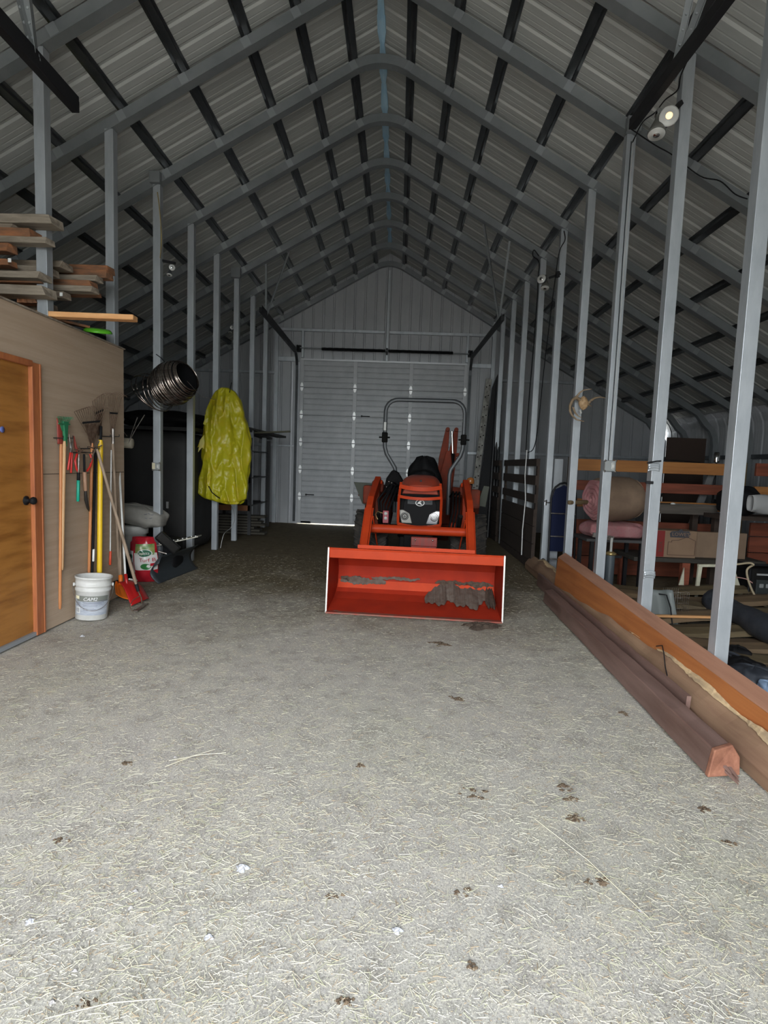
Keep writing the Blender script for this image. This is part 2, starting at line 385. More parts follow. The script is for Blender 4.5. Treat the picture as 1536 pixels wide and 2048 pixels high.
for sgn in (-1, 1):
    for q, o_ in enumerate(PO):
        x = RX + sgn * o_; mb = MB(); z = rz(x, .077)
        u = Vector((math.cos(math.atan(SL)), 0, -SL * sgn * math.cos(math.atan(SL)))); nrm = Vector((SL * sgn * math.cos(math.atan(SL)), 0, math.cos(math.atan(SL))))
        prof = [(-.055, .026), (-.03, .024), (-.026, -.024), (.026, -.024), (.03, .024), (.055, .026), (.055, .030), (.024, .030), (.02, -.018), (-.02, -.018), (-.024, .030), (-.055, .030)]
        mb.prism(prof, (0, 1, 0), YB - YF - .03, o=(x, YF + .03, z), U=u, W=nrm)
        mb.build('roof_purlin', purl, label='dark steel roof purlin, %s from the ridge on the %s slope' % (ordn[q + 1] if q < 10 else 'eleventh', side[sgn]), cat='purlin', group='roof purlins')
pcol = []
def post(X, i, z0, lab, x2=None, wd=.082, dp=.075):
    Y = FY(i); zt = rz(X, -.045); mb = MB()
    x2 = X if x2 is None else x2
    # a C section: front face, side returns with small lips at the back
    prof = [(-wd / 2, -dp / 2), (wd / 2, -dp / 2), (wd / 2, dp / 2), (wd / 4, dp / 2), (wd / 4, dp / 2 - .003), (wd / 2 - .003, dp / 2 - .003), (wd / 2 - .003, -dp / 2 + .003), (-wd / 2 + .003, -dp / 2 + .003), (-wd / 2 + .003, dp / 2 - .003), (-wd / 4, dp / 2 - .003), (-wd / 4, dp / 2), (-wd / 2, dp / 2)]
    mb.prism(prof, (0, 0, 1), zt - z0, o=(X, Y, z0))
    return mb.build('steel_post', galv, label=lab, cat='post', group='galvanised posts, %s row' % ('left' if X < 0 else 'right'), bevel=.003, seg=2)
posts = {}
for i in range(-8, 1):
    lab = {-8: 'galvanised post rising behind the lumber stacked on the tan shed', -7: 'galvanised post at the far end of the tan shed, above its top edge', -6: 'galvanised post carrying the small switch box, left of the hanging steel coil',
           -5: 'galvanised post between the hanging steel coil and the yellow plastic', -4: 'galvanised post passing behind the left part of the yellow plastic', -3: 'galvanised post passing behind the right part of the yellow plastic',
           -2: 'short-looking galvanised post cut off by the dark lumber rack, right of the yellow plastic', -1: 'last full galvanised post of the left row, standing before the lumber rack', 0: 'galvanised corner post against the back wall, left row'}[i]
    posts['L', i] = post(XL, i, 0.0, lab)
for i in range(-9, 1):
    lab = {-9: 'wide nearest galvanised post of the right row, in front of the white sawhorse', -8: 'second nearest post of the right row, dented in two places', -7: 'galvanised post with a square outlet box and cables, right row',
           -6: 'galvanised post that carries the deer antlers', -5: 'galvanised post with a small latch, left of the antler post', -4: 'galvanised post ending above the dark slatted crates, right of the others',
           -3: 'galvanised post ending above the dark slatted crates, in the middle', -2: 'thin galvanised post reaching the ground right of the tractor', -1: 'thin galvanised post next to the black pipes, far right row', 0: 'galvanised corner post against the back wall, right row'}[i]
    posts['R', i] = post(XR if i > -9 else 1.99, i, 0.0, lab)
# ---------------- overhead door in the back wall
hingem = mat('bright_zinc', (.95, .95, .95), .45, .55)
Yd = YB + .0
mb = MB(); NS = 6; SH = (DT - .012) / NS
def corr(x0, x1, z0, z1, n=5):
    P = (z1 - z0) / n; pr = []
    for i in range(n):
        a = z0 + i * P; pr += [(a, 0), (a + P * .70, 0), (a + P * .76, .014), (a + P * .90, .014), (a + P * .97, 0)]
    pr.append((z1, 0)); q = []
    for z, d in pr: q += [(x0, Yd + d, z), (x1, Yd + d, z)]
    return q, [(2 * i, 2 * i + 1, 2 * i + 3, 2 * i + 2) for i in range(len(pr) - 1)]
STX = [-2.21, -1.03, .205, 1.40]
door = None; secs = []
for k in range(NS):
    z0 = .012 + k * SH; m2 = MB(); m2.add(*corr(DL + .02, DR - .02, z0 + .006, z0 + SH - .006)); m2.box(((DL + DR) / 2, Yd + .03, z0 + SH / 2), (DR - DL + .06, .02, SH + .004))
    if door is None: door = struct(m2, 'door_1', doorm, fix=False); secs.append(door)
    else: secs.append(m2.build('door_section', doorm, door, fix=False))
for x in STX:
    m2 = MB()
    for k in range(NS): z0 = .012 + k * SH; m2.box((x, Yd - .008, z0 + SH / 2), (.085 if x in STX[1:3] else .075, .02, SH - .012))
    m2.build('door_stile', doorm2, door, bevel=.003)
for x in STX:
    for k in range(1, NS):
        if x == STX[3] and k < 4: continue
        z = .012 + k * SH; m2 = MB()
        leaf = [(0, .09), (.026, .055), (.034, .0), (-.034, 0), (-.026, .055)]
        m2.prism(leaf, (0, 1, 0), .006, o=(x, Yd - .028, z + .008)); m2.prism([(a, -b) for a, b in leaf], (0, 1, 0), .006, o=(x, Yd - .028, z - .008))
        hg = m2.build('door_hinge', hingem, door); m3 = MB(); m3.beam((x - .035, Yd - .03, z), (x + .035, Yd - .03, z), .012, .012); m3.build('hinge_pin', dark, hg)
for (x, z) in ((-.78, 2.45), (-1.98, .66)):
    m2 = MB(); m2.box((x, Yd - .02, z), (.2, .02, .022)); m2.box((x - .08, Yd - .03, z), (.03, .03, .04)); m2.build('slide_bolt', dark, door, bevel=.003)
m2 = MB(); m2.box(((DL + DR) / 2, Yd - .015, DT - .01), (DR - DL - .04, .03, .035)); m2.build('top_rail', mat('top_rail', (.55, .56, .58), .35, .5), door)
m2 = MB(); m2.box((-2.1, Yd + .01, .03), (.3, .02, .05)); m2.build('bottom_lip', doorm2, door)
# shaft with torsion springs above the door
Ys = Yd - .1; t = wthing('torsion_spring', 'black coil spring on a thin shaft above the back overhead door', 'door spring', (RX, Ys, 3.8))
m2 = MB(); m2.tube([(-2.30, Ys, 3.88), (1.48, Ys, 3.86)], .013); m2.build('shaft', raft, t)
for a, b in ((-1.78, RX - .03), (RX + .03, 1.09)):
    m2 = MB(); n = 300; m2.tube([(a + (b - a) * k / n, Ys + .028 * math.cos(k * 1.3), 3.87 + .028 * math.sin(k * 1.3)) for k in range(n + 1)], .009, 5)
    m2.tube([(a, Ys, 3.87), (b, Ys, 3.87)], .026, 8); m2.build('spring', blk, t)
for x in (-2.29, 1.47):
    m2 = MB(); m2.lathe([(.03, -.03), (.075, -.03), (.075, -.02), (.055, -.01), (.055, .02), (.075, .03), (.03, .03)], 20, o=(x, Ys, 3.87), axis=(1, 0, 0)); m2.box((x, Ys + .05, 3.87), (.10, .05, .14)); m2.build('cable_drum', dark, t, bevel=.004)
m2 = MB(); m2.box((RX, Ys + .03, 3.86), (.035, .08, .14)); m2.build('centre_bracket', dark, t)
def door_track(name, X, y0, y1, sg, lab, zt=3.80):
    """vertical leg beside the door, bend, horizontal run; sg +1 the door is at high y"""
    t = wthing('door_track', lab, 'door track', (X, y0, 0), 'overhead door tracks')
    pts = [(X, y0, .05), (X, y0, DT - .25)] + [(X, y0 - sg * (.3 - .3 * math.cos(a)), DT - .25 + .36 * math.sin(a)) for a in (.3, .6, .9, 1.2, PI / 2)]
    m2 = MB(); pr = [(-1, -.5), (1, -.5), (1, .5), (.8, .5), (.8, -.3), (-.8, -.3), (-.8, .5), (-1, .5)]
    m2.tube(pts, .028, prof=pr, smooth=False); m2.build('vertical_leg', purl, t)
    m2 = MB(); m2.beam((X, y0 - sg * .28, DT + .11), (X, y1, zt), .055, .075); m2.beam((X + .022, y0 - sg * .28, DT + .15), (X + .022, y1, zt + .045), .006, .05); m2.build('horizontal_run', dark, t, bevel=.006)
    return t
tl = door_track('door_track', -2.32, Yd - .05, 8.95, 1, 'dark overhead door track left of the back door', 3.82)
tr = door_track('door_track', 1.49, Yd - .05, 8.5, 1, 'dark overhead door track right of the back door', 3.68)
nl = door_track('door_track', -2.33, YF + .06, 3.93, -1, 'near overhead door track hanging below the roof at upper left, with a jagged end', 3.79)
nr = door_track('door_track', 1.68, YF + .06, 4.42, -1, 'near overhead door track hanging below the roof at upper right', 4.05)
def hanger(t, pairs, w_=.035):
    for a, b in pairs:
        m2 = MB(); m2.beam(a, b, w_, .004); m2.beam(Vector(a) + Vector((w_ / 2, 0, 0)), Vector(b) + Vector((w_ / 2, 0, 0)), .004, w_); h = m2.build('hanger_strap', raft, t)
        a = Vector(a); b = Vector(b); n = max(3, int((b - a).length / .07)); first = None
        if w_ < .04: continue
        for k in range(n):
            p = a.lerp(b, (k + .5) / n)
            if first is None:
                m3 = MB(); m3.lathe([(.008, -.004), (.008, .004)], 8, o=p - Vector((0, .002, 0)), axis=(0, 1, 0)); first = m3.build('bolt_hole', galv, h); p0 = p
            else: c = first.copy(); C.objects.link(c); c.parent = h; c.location = p - p0
hanger(tl, [((-2.32, 9.3, 3.82), (-2.32, 9.25, rz(-2.32, -.07))), ((-2.32, 9.3, 3.82), (-1.95, 9.25, rz(-1.95, -.07)))], .028)
hanger(tr, [((1.49, 8.8, 3.7), (1.49, 8.26, rz(1.49, -.07))), ((1.49, 8.8, 3.7), (1.1, 8.26, rz(1.1, -.07)))], .028)
pl = PY(75, 145, 3.9); pr_ = PY(1368, 150, 4.0)
hanger(nl, [((-2.33, 3.5, 3.8), (-2.43, 3.29, rz(-2.43, -.07))), ((-2.33, 3.5, 3.8), (-2.30, 3.29, rz(-2.3, -.07)))], .04)
hanger(nr, [((1.72, 3.9, 4.02), (1.74, 3.29, rz(1.74, -.07))), ((1.72, 3.9, 4.02), (1.60, 3.29, rz(1.6, -.07)))], .04)
# ================================================================== left side: the tan shed and what hangs on it
tan = mat('tan_plywood', (.36, .265, .185), .8, 0, (.41, .31, .225), (3, 1.2, 26), .6, .25, (8, 2, 90))
doorwood = mat('varnished_plywood', (.36, .155, .035), .35, 0, (.20, .075, .015), (3, 1.5, 11), .9, .0, detail=4, ramp=(.42, .7))
trimwood = mat('reddish_trim', (.40, .135, .045), .55, 0, (.27, .08, .03), (20, 20, 3), .7)
oldwood = mat('weathered_board', (.26, .215, .165), .85, 0, (.15, .115, .085), (3, 24, 24), .9, .3, (4, 60, 60))
oldwood2 = mat('greyed_board', (.30, .255, .20), .85, 0, (.15, .12, .09), (3, 24, 24), .9, .3, (4, 60, 60))
redwood = mat('reddish_board', (.30, .115, .045), .85, 0, (.11, .06, .035), (4, 18, 18), .9, .3, (4, 60, 60))
newwood = mat('pine_stud', (.66, .36, .155), .7, 0, (.58, .28, .11), (2, 30, 30), .8, .15, (3, 70, 70))
rust = mat('rusty_steel', (.10, .055, .035), .75, .5, (.20, .14, .10), (30, 30, 30), .8)
steel = mat('worn_steel', (.35, .33, .31), .4, .8, (.16, .13, .11), (25, 25, 25), .7)
ash = mat('ash_handle', (.50, .31, .155), .6, 0, (.38, .22, .11), (30, 30, 4), .8)
oak = mat('orange_handle', (.50, .20, .065), .5, 0, (.38, .14, .05), (30, 30, 4), .8)
grey_h = mat('grey_handle', (.30, .225, .165), .75, 0, (.20, .145, .10), (30, 30, 4), .8)
green = mat('green_plastic', (.02, .17, .075), .45); teal = mat('teal_grip', (.0, .26, .17), .4)
red = mat('red_plastic', (.38, .012, .012), .35); redo = mat('red_enamel', (.45, .02, .015), .35)
orange = mat('orange_plastic', (.75, .17, .015), .4); yellow = mat('yellow_tube', (.72, .46, .02), .4)
wht = mat('white_plastic', (.62, .62, .61), .45, 0, (.50, .50, .47), (8, 8, 8), .7)
WX = -2.735; JY = PX(82, 1000, WX).y; SY = PX(65, 1000, WX).y; SH_ = 2.43; ST, SE = 1.5, 5.36
mb = MB()
for (y0, y1, z0, z1) in ((JY, SE, 0.0, SH_), (SY - .80, JY, 2.06, SH_), (ST, SY - .80, 0, SH_)):
    mb.box((WX - .006, (y0 + y1) / 2, (z0 + z1) / 2), (.012, y1 - y0, z1 - z0))
mb.box((-3.85, SE - .006, SH_ / 2), (2.2, .012, SH_)); mb.box((-3.85, (ST + SE) / 2, SH_ - .02), (2.2, SE - ST, .018))
shed = struct(mb, 'wall_shed', tan)
m2 = MB(); m2.box((WX + .002, (JY + SE) / 2, 1.235), (.003, SE - JY, .006)); m2.build('panel_seam', mat('seam', (.10, .07, .05), .9), shed)
m2 = MB(); m2.box((WX - .01, (ST + SE) / 2, SH_ + .006), (.05, SE - ST + .02, .012)); m2.build('deck_edge', oldwood2, shed)
mb = MB(); mb.box((WX - .03, SY - .40, 1.03), (.035, .80, 2.0)); dr = struct(mb, 'door_2', doorwood, bevel=.002)
kz = PX(60, 1001, WX + .01)
m2 = MB(); m2.lathe([(.034, 0), (.034, .006), (.014, .012), (.012, .035), (.024, .042), (.029, .055), (.026, .068), (.012, .076), (0, .077)], 20, o=(WX - .012, SY - .055, kz.z), axis=(1, 0, 0)); m2.build('door_knob', blk, dr)
m2 = MB(); m2.box((WX - .010, SY - .055, kz.z), (.006, .05, .06)); m2.build('knob_plate', dark, dr, bevel=.01, seg=2)
m2 = MB(); m2.lathe([(.0, .003), (.022, .003), (.022, 0)], 12, o=(WX - .0115, SY - .28, 1.55), axis=(1, 0, 0)); m2.build('blue_sticker', mat('blue_paper', (.1, .13, .35), .6), dr)
mb = MB(); mb.box((WX - .02, SY - .4, .015), (.06, .84, .03)); struct(mb, 'trim_26', mat('sill', (.28, .3, .32), .5, .3))
for nm, c, d in (('trim_27', (WX - .005, (SY + JY - .0) / 2 - .0, 1.03), (.045, JY - SY, 2.06)), ('trim_28', (WX - .005, (SY - .42), 2.05), (.045, .86, .045)), ('trim_29', (WX + .012, JY - .008, 1.03), (.02, .018, 2.06))):
    mb = MB(); mb.box(c, d); struct(mb, nm, trimwood, bevel=.003)
# ---- boards stacked across the shed roof, ends towards the aisle
bset = [  # right end px, top y, bottom y, depth Y, material, tilt
    (100, 428, 447, 4.10, oldwood2, .0, 'grey weathered board on top of the lumber pile, longest of its upper boards'),
    (22, 443, 456, 4.12, oldwood, .0, 'short brown board end just below the topmost grey board'),
    (58, 455, 473, 4.10, redwood, .0, 'rounded reddish board end in the upper lumber pile'),
    (91, 473, 486, 4.10, oldwood2, .0, 'grey board with a broken splintered end, upper lumber pile'),
    (15, 481, 502, 4.12, redwood, .0, 'dark reddish board end at the left edge of the photo, upper lumber pile'),
    (15, 517, 530, 4.12, redwood, .0, 'orange-brown board end with a white tag beside it, lower lumber pile'),
    (122, 521, 534, 4.45, oldwood, .0, 'grey board with chipped end on top of the lower lumber pile'),
    (215, 530, 545, 4.75, redwood, .0, 'bright orange-brown board reaching furthest right, lower lumber pile'),
    (92, 531, 545, 4.30, oldwood2, .0, 'second grey board from the top of the lower lumber pile'),
    (212, 539, 556, 4.70, redwood, .0, 'orange-brown board directly under the furthest-reaching one'),
    (77, 542, 556, 4.12, oldwood2, .0, 'pale grey board with a dark stripe below, lower lumber pile'),
    (192, 550, 562, 4.62, oldwood2, .0, 'grey board squared off under the orange-brown boards'),
    (78, 552, 566, 4.20, redwood, .0, 'dark red-brown board in the middle of the lower lumber pile'),
    (180, 560, 572, 4.55, redwood, .0, 'orange streaked board in the middle of the lower lumber pile'),
    (182, 571, 583, 4.50, oldwood2, .0, 'long grey-green board low in the lower lumber pile'),
    (86, 570, 590, 4.10, oldwood2, .0, 'pale slanted board end resting low at the front of the pile'),
    (188, 581, 590, 4.60, redwood, .0, 'thin brown board low in the lower lumber pile'),
    (126, 582, 596, 4.45, oldwood, .0, 'short brown board with a white tag on its end'),
    (70, 592, 606, 4.22, redwood, .0, 'bright orange board scrap lying on the shed roof edge'),
    (30, 575, 588, 4.25, oldwood, .0, 'brown board end at the left edge, bottom of the pile'),
    (98, 606, 622, 4.40, oldwood, .0, 'dark block under the lumber pile at the shed roof edge'),
]
for n, (xe, yt, yb_, Y, m_, tl_, lab) in enumerate(bset):
    a = PY(xe, (yt + yb_) / 2, Y); hh = (PY(xe, yt, Y) - PY(xe, yb_, Y)).length * .96; L_ = 1.5 + .3 * (n % 3)
    z = a.z; dpt = .14 if n in (0, 2, 6, 8, 10, 15) else .09
    x1, x0 = a.x, a.x - L_
    if n in (18,): x0 = a.x - .14
    if n == 20: x0 = a.x - .3
    mb = MB(); tip = R.uniform(-.02, .02)
    b = hh / 2; Y0, Y1 = Y - .0, Y + dpt
    ns = 10; q = []
    for k in range(ns + 1):
        x = x0 + (x1 - x0) * k / ns; wv = .004 * math.sin(k * 1.9 + n); cut = 0
        q += [(x + (tip if k == ns else 0), Y0 + wv, z - b), (x - (tip if k == ns else 0), Y0 + wv, z + b), (x + (.012 if k == ns else 0), Y1 + wv, z + b), (x + (.02 if k == ns else 0), Y1 + wv, z - b)]
    fs = [(0, 1, 2, 3), tuple(4 * ns + j for j in (3, 2, 1, 0))]
    for k in range(ns):
        for j in range(4): fs.append((4 * k + j, 4 * k + (j + 1) % 4, 4 * k + 4 + (j + 1) % 4, 4 * k + 4 + j))
    mb.add(q, fs)
    mb.build('lumber_board', m_, label=lab, cat='board', group='old boards stacked on the shed roof', bevel=.003)
# bearers that carry the pile
for n, (xa, za, zb) in enumerate(((-3.3, SH_, 3.28), (-3.95, SH_, 3.3))):
    mb = MB(); mb.box((xa - .2, 4.26, (za + zb) / 2), (.09, .07, zb - za)); mb.build('bearer_post', oldwood, label='upright wooden bearer holding the lumber pile, %s' % ('hidden just behind the boards nearest the aisle' if n == 0 else 'further left of the other bearer'), cat='board')
for n, (px, py, Y) in enumerate(((20, 521, 4.09), (123, 589, 4.42))):
    p = PY(px, py, Y); mb = MB(); mb.box((p.x, p.y - .004, p.z), (.022, .006, .028)); mb.build('paper_tag', white, label='small white tag on a board end, %s' % ('upper left of the lower pile' if n == 0 else 'near the bottom right of the pile'), cat='tag')
a = PY(100, 629, 4.25); b = PY(271, 637, 4.33); mb = MB(); mb.beam(a + Vector((-.5, 0, .0)), b, .09, .04); mb.build('pine_stud', newwood, label='pale new pine stud sticking out over the shed edge towards the aisle', cat='stud', bevel=.004)
# green disc leaning at the roof edge
p = PY(200, 658, 4.95); mb = MB()
mb.lathe([(0, .012), (.07, .014), (.10, .01), (.115, -.005), (.12, -.022), (.116, -.022), (.108, -.006), (.07, .006), (0, .006)], 32, o=(p.x - .02, p.y, p.z - .01), axis=(.1, -.22, 1))
mb.build('flying_disc', mat('lime_plastic', (.10, .42, .02), .35), label='bright green plastic disc lying on the shed roof edge', cat='disc')
a = PY(135, 638, 4.7); b = PY(178, 655, 4.9); mb = MB(); mb.beam(a + Vector((-.2, -.1, 0)), b, .05, .02); mb.build('board_scrap', redwood, label='thin reddish scrap lying beside the green disc', cat='board')
# ---- tools on the wall
TX = WX + .03
def T(px, py, dx=0.0): return PX(px, py, TX + dx)
def handle(t, a, b, r, m_, name='handle', r2=None):
    m2 = MB(); a = Vector(a); b = Vector(b); m2.tube([a, a.lerp(b, .03), a.lerp(b, .97), b], [r * .7, r, r2 or r, (r2 or r) * .7], 10); return m2.build(name, m_, t)
def hook_(px, py, lab, w_=10):
    mb = MB(); a = T(px - w_, py, .0); b = T(px + w_, py, 0); o = Vector((.05, 0, 0))
    mb.tube([a - Vector((.028, 0, 0)), a + o, a + o + Vector((0, 0, .02))], .004, 6); mb.tube([b - Vector((.028, 0, 0)), b + o, b + o + Vector((0, 0, .02))], .004, 6); mb.tube([a + Vector((-.02, 0, 0)), b + Vector((-.02, 0, 0))], .004, 6)
    return mb.build('tool_hook', dark, label=lab, cat='hook')
def fan(t, name, m_, neck, tips, r, n, curl=.02, dx=.0, bow=0.0):
    """rake tines spreading from the neck to a row of tips"""
    first = None; neck = Vector(neck); A, B = Vector(tips[0]), Vector(tips[1])
    for k in range(n):
        u = k / (n - 1); tip = A.lerp(B, u) + Vector((0, 0, bow * math.sin(PI * u))); base = neck + (A.lerp(B, u) - A.lerp(B, .5)) * .18
        d = (tip - base); m2 = MB()
        m2.tube([base, base + d * .5, base + d * .93, tip + Vector((curl * .7, 0, -.002)), tip + Vector((curl, 0, -.022))], [r, r, r, r, r * .7], 5)
        m2.build(name, m_, t)
# green leaf rake with long ash handle
t = wthing('leaf_rake', 'small green plastic leaf rake with a pale wooden handle, hanging by the shed door', 'rake', T(127, 1140))
fan(t, 'tine', green, T(127, 862, .02), (T(114, 832, .03), T(143, 834, .03)), .0022, 12, .015)
m2 = MB(); m2.prism([(-.035, .10), (.035, .10), (.014, -.06), (.012, -.1), (-.012, -.1), (-.014, -.06)], (1, 0, 0), .02, o=T(128, 868, .01)); m2.build('head', green, t, bevel=.004)
m2 = MB(); m2.beam(T(117, 847, .03), T(140, 849, .03), .006, .01); m2.build('crossbar', green, t)
handle(t, T(129, 882, .02), T(124, 1140, .005), .0135, ash)
t = wthing('garden_spade', 'red-headed garden spade with a long orange-brown handle beside the green rake', 'spade', T(120, 1218))
m2 = MB(); m2.grid(lambda u, v: T(114 + 12 * u + (v - .5) * 2, 836 + 52 * v, -.005) + Vector((.012 * math.sin(PI * u), 0, 0)), 8, 10); m2.build('blade', mat('faded_red', (.22, .03, .02), .6), t, solid=.004)
handle(t, T(122, 886, .0), T(120, 1218, .0), .0115, oak)
hook_(124, 876, 'dark wire hook holding the green rake and red spade', 10)
# wide wire rake
def wire_rake(lab, neck, tips, hbot, n, hm, plate, bow=.03):
    t = wthing('wire_rake', lab, 'rake', hbot, 'rusty wire leaf rakes on the shed wall')
    fan(t, 'tine', rust, neck, tips, .0024, n, .05, bow=bow)
    A, B = Vector(tips[0]), Vector(tips[1]); neck = Vector(neck)
    a = neck.lerp(A, .52); b = neck.lerp(B, .52); m2 = MB(); m2.beam(a, b, .008, .016); m2.build('crossbar', dark, t)
    m2 = MB(); lo_ = neck + Vector((0, 0, -.09)); s1 = neck + (A - neck) * .45; s2 = neck + (B - neck) * .45
    if plate: m2.add([s1 + Vector((.004, 0, 0)), s2 + Vector((.004, 0, 0)), lo_ + Vector((.004, .02, 0)), lo_ + Vector((.004, -.02, 0))], [(0, 1, 2, 3)]); m2.build('head_plate', rust, t, solid=.004)
    else: m2.tube([neck + Vector((.01, 0, .05)), lo_ + Vector((.01, 0, 0))], .014, 8); m2.build('ferrule', steel, t)
    handle(t, lo_ + Vector((.005, 0, .03)), hbot, .0125, hm); return t
wire_rake('wide rusty wire rake with a dark plate, left of the taller ones', T(183, 872, .03), (T(146, 820, .05), T(214, 816, .05)), T(178, 1150, .0), 16, oak, True)
wire_rake('rusty wire rake with long curled tines, above the yellow-handled tool', T(197, 858, .0), (T(184, 798, .02), T(213, 785, .02)), T(196, 1150, -.02), 7, grey_h, True, .02)
wire_rake('thin faint wire rake nearest the corner of the shed', T(224, 868, .02), (T(216, 786, .03), T(244, 790, .03)), T(239, 1158, .0), 8, grey_h, False, .02)
hook_(176, 897, 'dark bent hook under the wide wire rake', 12); hook_(219, 873, 'dark bent hook near the shed corner', 9)
# yellow tube handle
t = wthing('push_broom', 'thick yellow handle with a black top leaning on the tan wall', 'broom', T(199, 1148))
handle(t, T(201, 880, .03), T(199, 1150, .03), .0225, yellow); handle(t, T(202, 852, .03), T(201, 884, .03), .012, blk, 'black_top')
t = wthing('black_pole', 'slim black pole with a white sticker, standing behind the yellow handle', 'pole', T(185, 1150))
handle(t, T(191, 905, .015), T(184, 1150, .015), .0115, blk, 'shaft'); handle(t, T(186.5, 1098, .018), T(185.8, 1123, .018), .0135, white, 'sticker')
# small hand tools on one hook
hook_(160, 905, 'dark bent hook holding the small hand tools', 14)
t = wthing('hand_weeder', 'hand tool with a teal grip and bare metal neck hanging from the hook', 'hand tool', T(156, 1002))
handle(t, T(158, 908, .05), T(157, 947, .05), .007, steel, 'neck'); handle(t, T(157, 945, .05), T(156.8, 961, .05), .013, blk, 'collar'); handle(t, T(156.8, 960, .05), T(156, 1003, .05), .0125, teal, 'grip')
m2 = MB()
for k in (-1, 0, 1): m2.tube([T(158, 908, .05), T(158 + 6 * k, 899, .05) + Vector((.01, 0, 0)), T(158 + 12 * k, 893 + 5 * abs(k), .06)], .004, 6)
m2.build('prongs', rust, t)
t = wthing('hand_trowel', 'pointed trowel with a wooden grip and long dark blade, hanging blade down', 'trowel', T(171, 1020))
handle(t, T(168, 908, .05), T(169, 946, .05), .009, blk, 'hanging_strap'); handle(t, T(169, 944, .05), T(171, 982, .05), .0165, mat('grip_wood', (.30, .17, .105), .6), 'grip')
m2 = MB(); m2.tube([T(171, 981, .05), T(172, 1000, .045), T(176, 1016, .03), T(178, 1022, .02)], [.012, .015, .012, .004], 8); m2.build('blade', mat('dark_blade', (.05, .045, .042), .4, .6), t)
t = wthing('pruning_shears', 'pruning shears with red grips hanging in the left of the tool cluster', 'shears', T(139, 940))
m2 = MB(); m2.tube([T(138, 868, .03), T(141, 895, .035), T(144, 905, .035)], [.003, .008, .01], 6); m2.tube([T(146, 872, .03), T(143, 895, .04), T(141, 905, .04)], [.003, .008, .01], 6); m2.build('blades', steel, t)
handle(t, T(141, 905, .04), T(136, 940, .035), .008, redo, 'grip'); handle(t, T(144, 905, .04), T(142, 946, .035), .008, redo, 'grip')
t = wthing('lopping_shears', 'long red shears with splayed curved grips under the hook', 'shears', T(168, 940))
m2 = MB(); m2.tube([T(148, 872, .02), T(151, 893, .02), T(156, 905, .03)], [.004, .012, .012], 6); m2.build('blade', mat('red_rusty', (.25, .03, .02), .6), t)
for pts in ((T(154, 908, .03), T(150, 922, .04), T(153, 938, .04), T(158, 946, .04)), (T(180, 908, .04), T(184, 920, .05), T(180, 934, .05), T(174, 942, .05))):
    m2 = MB(); m2.tube(pts, .009, 8); m2.build('grip', redo, t)
t = wthing('garden_hoe', 'long weathered handle leaning diagonally across the tools, wire hoe head on the ground', 'hoe', (-2.45, 5.25, .0))
a = T(194, 898, .08); b = G(283, 1205, .03); m_end = a.lerp(b, .87)
handle(t, a, m_end, .0125, grey_h, r2=.0155)
m2 = MB(); m2.tube([m_end, a.lerp(b, .92)], [.017, .015], 10); m2.build('ferrule', dark, t)
m2 = MB(); e = a.lerp(b, .92); f = G(284, 1206, .015); m2.tube([e, e.lerp(f, .5) + Vector((.01, 0, 0)), f], .006, 6); g1 = G(262, 1208, .03); m2.tube([e.lerp(f, .4), G(266, 1200, .07), G(259, 1212, .05), G(264, 1222, .02), G(280, 1216, .012), G(288, 1208, .012)], .0035, 6); m2.build('bow_head', rust, t)
m2 = MB(); m2.beam(G(272, 1222, .015), G(293, 1206, .015), .03, .006); m2.build('blade', steel, t)
t = wthing('hand_fork', 'bare metal hand fork on the hook at the top of the diagonal handle', 'fork', T(190, 905))
m2 = MB(); m2.tube([T(180, 925, .05), T(190, 900, .055), T(198, 882, .06)], .006, 6); m2.build('stem', steel, t)
m2 = MB(); m2.tube([T(176, 893, .05), T(186, 896, .055), T(200, 893, .06), T(204, 890, .07)], .005, 6); m2.build('prongs', rust, t)
t = wthing('reacher_rod', 'thin white rod with a red grip hanging on the tan wall', 'rod', T(221, 1130))
handle(t, T(222.5, 900, .02), T(220.5, 1104, .02), .0062, wht, 'rod'); handle(t, T(221, 1102, .02), T(220, 1130, .02), .0115, mat('red_orange_grip', (.55, .06, .02), .45), 'grip')
# poles beyond the corner
t = wthing('string_trimmer', 'grey trimmer pole with a teal band standing at the shed corner', 'trimmer', PY(243, 1150, 5.42))
handle(t, PY(243, 830, 5.42), PY(244, 885, 5.42), .0075, steel, 'shaft'); handle(t, PY(244, 884, 5.42), PY(243.5, 902, 5.42), .0125, blk, 'sleeve'); handle(t, PY(243.5, 900, 5.42), PY(243, 911, 5.42), .0145, teal, 'teal_band'); handle(t, PY(243, 911, 5.42), PY(243, 940, 5.42), .0145, blk, 'grip'); handle(t, PY(243, 940, 5.42), PY(243, 1150, 5.42), .0085, dark, 'lower_shaft')
for n, (q, r_) in enumerate((((232, 846), (254, 872)), ((248, 868), (275, 835)), ((246, 872), (289, 830)))):
    mb = MB(); a = PY(q[0] + 10, q[1] + 15, 5.45); b = PY(r_[0], r_[1], 5.6); mb.tube([a, a.lerp(b, .5) + Vector((0, 0, .01)), b], [.003, .003, .005], 5); mb.build('garden_stake', steel, label='thin bare stake fanning out behind the shed corner, %s' % ('short one', 'middle one', 'longest, reaching right')[n], cat='stake', group='thin stakes behind the shed corner')
p = PY(258, 885, 5.9); mb = MB(); mb.lathe([(0, 0), (.052, 0), (.055, .004), (.055, .19), (.05, .2), (0, .2)], 24, o=p + Vector((-.17, 0, 0)), axis=(1, .15, -.05)); mb.build('roll_end', mat('cream_roll', (.42, .38, .30), .7), label='pale cylinder poking out from behind the shed corner', cat='cylinder')
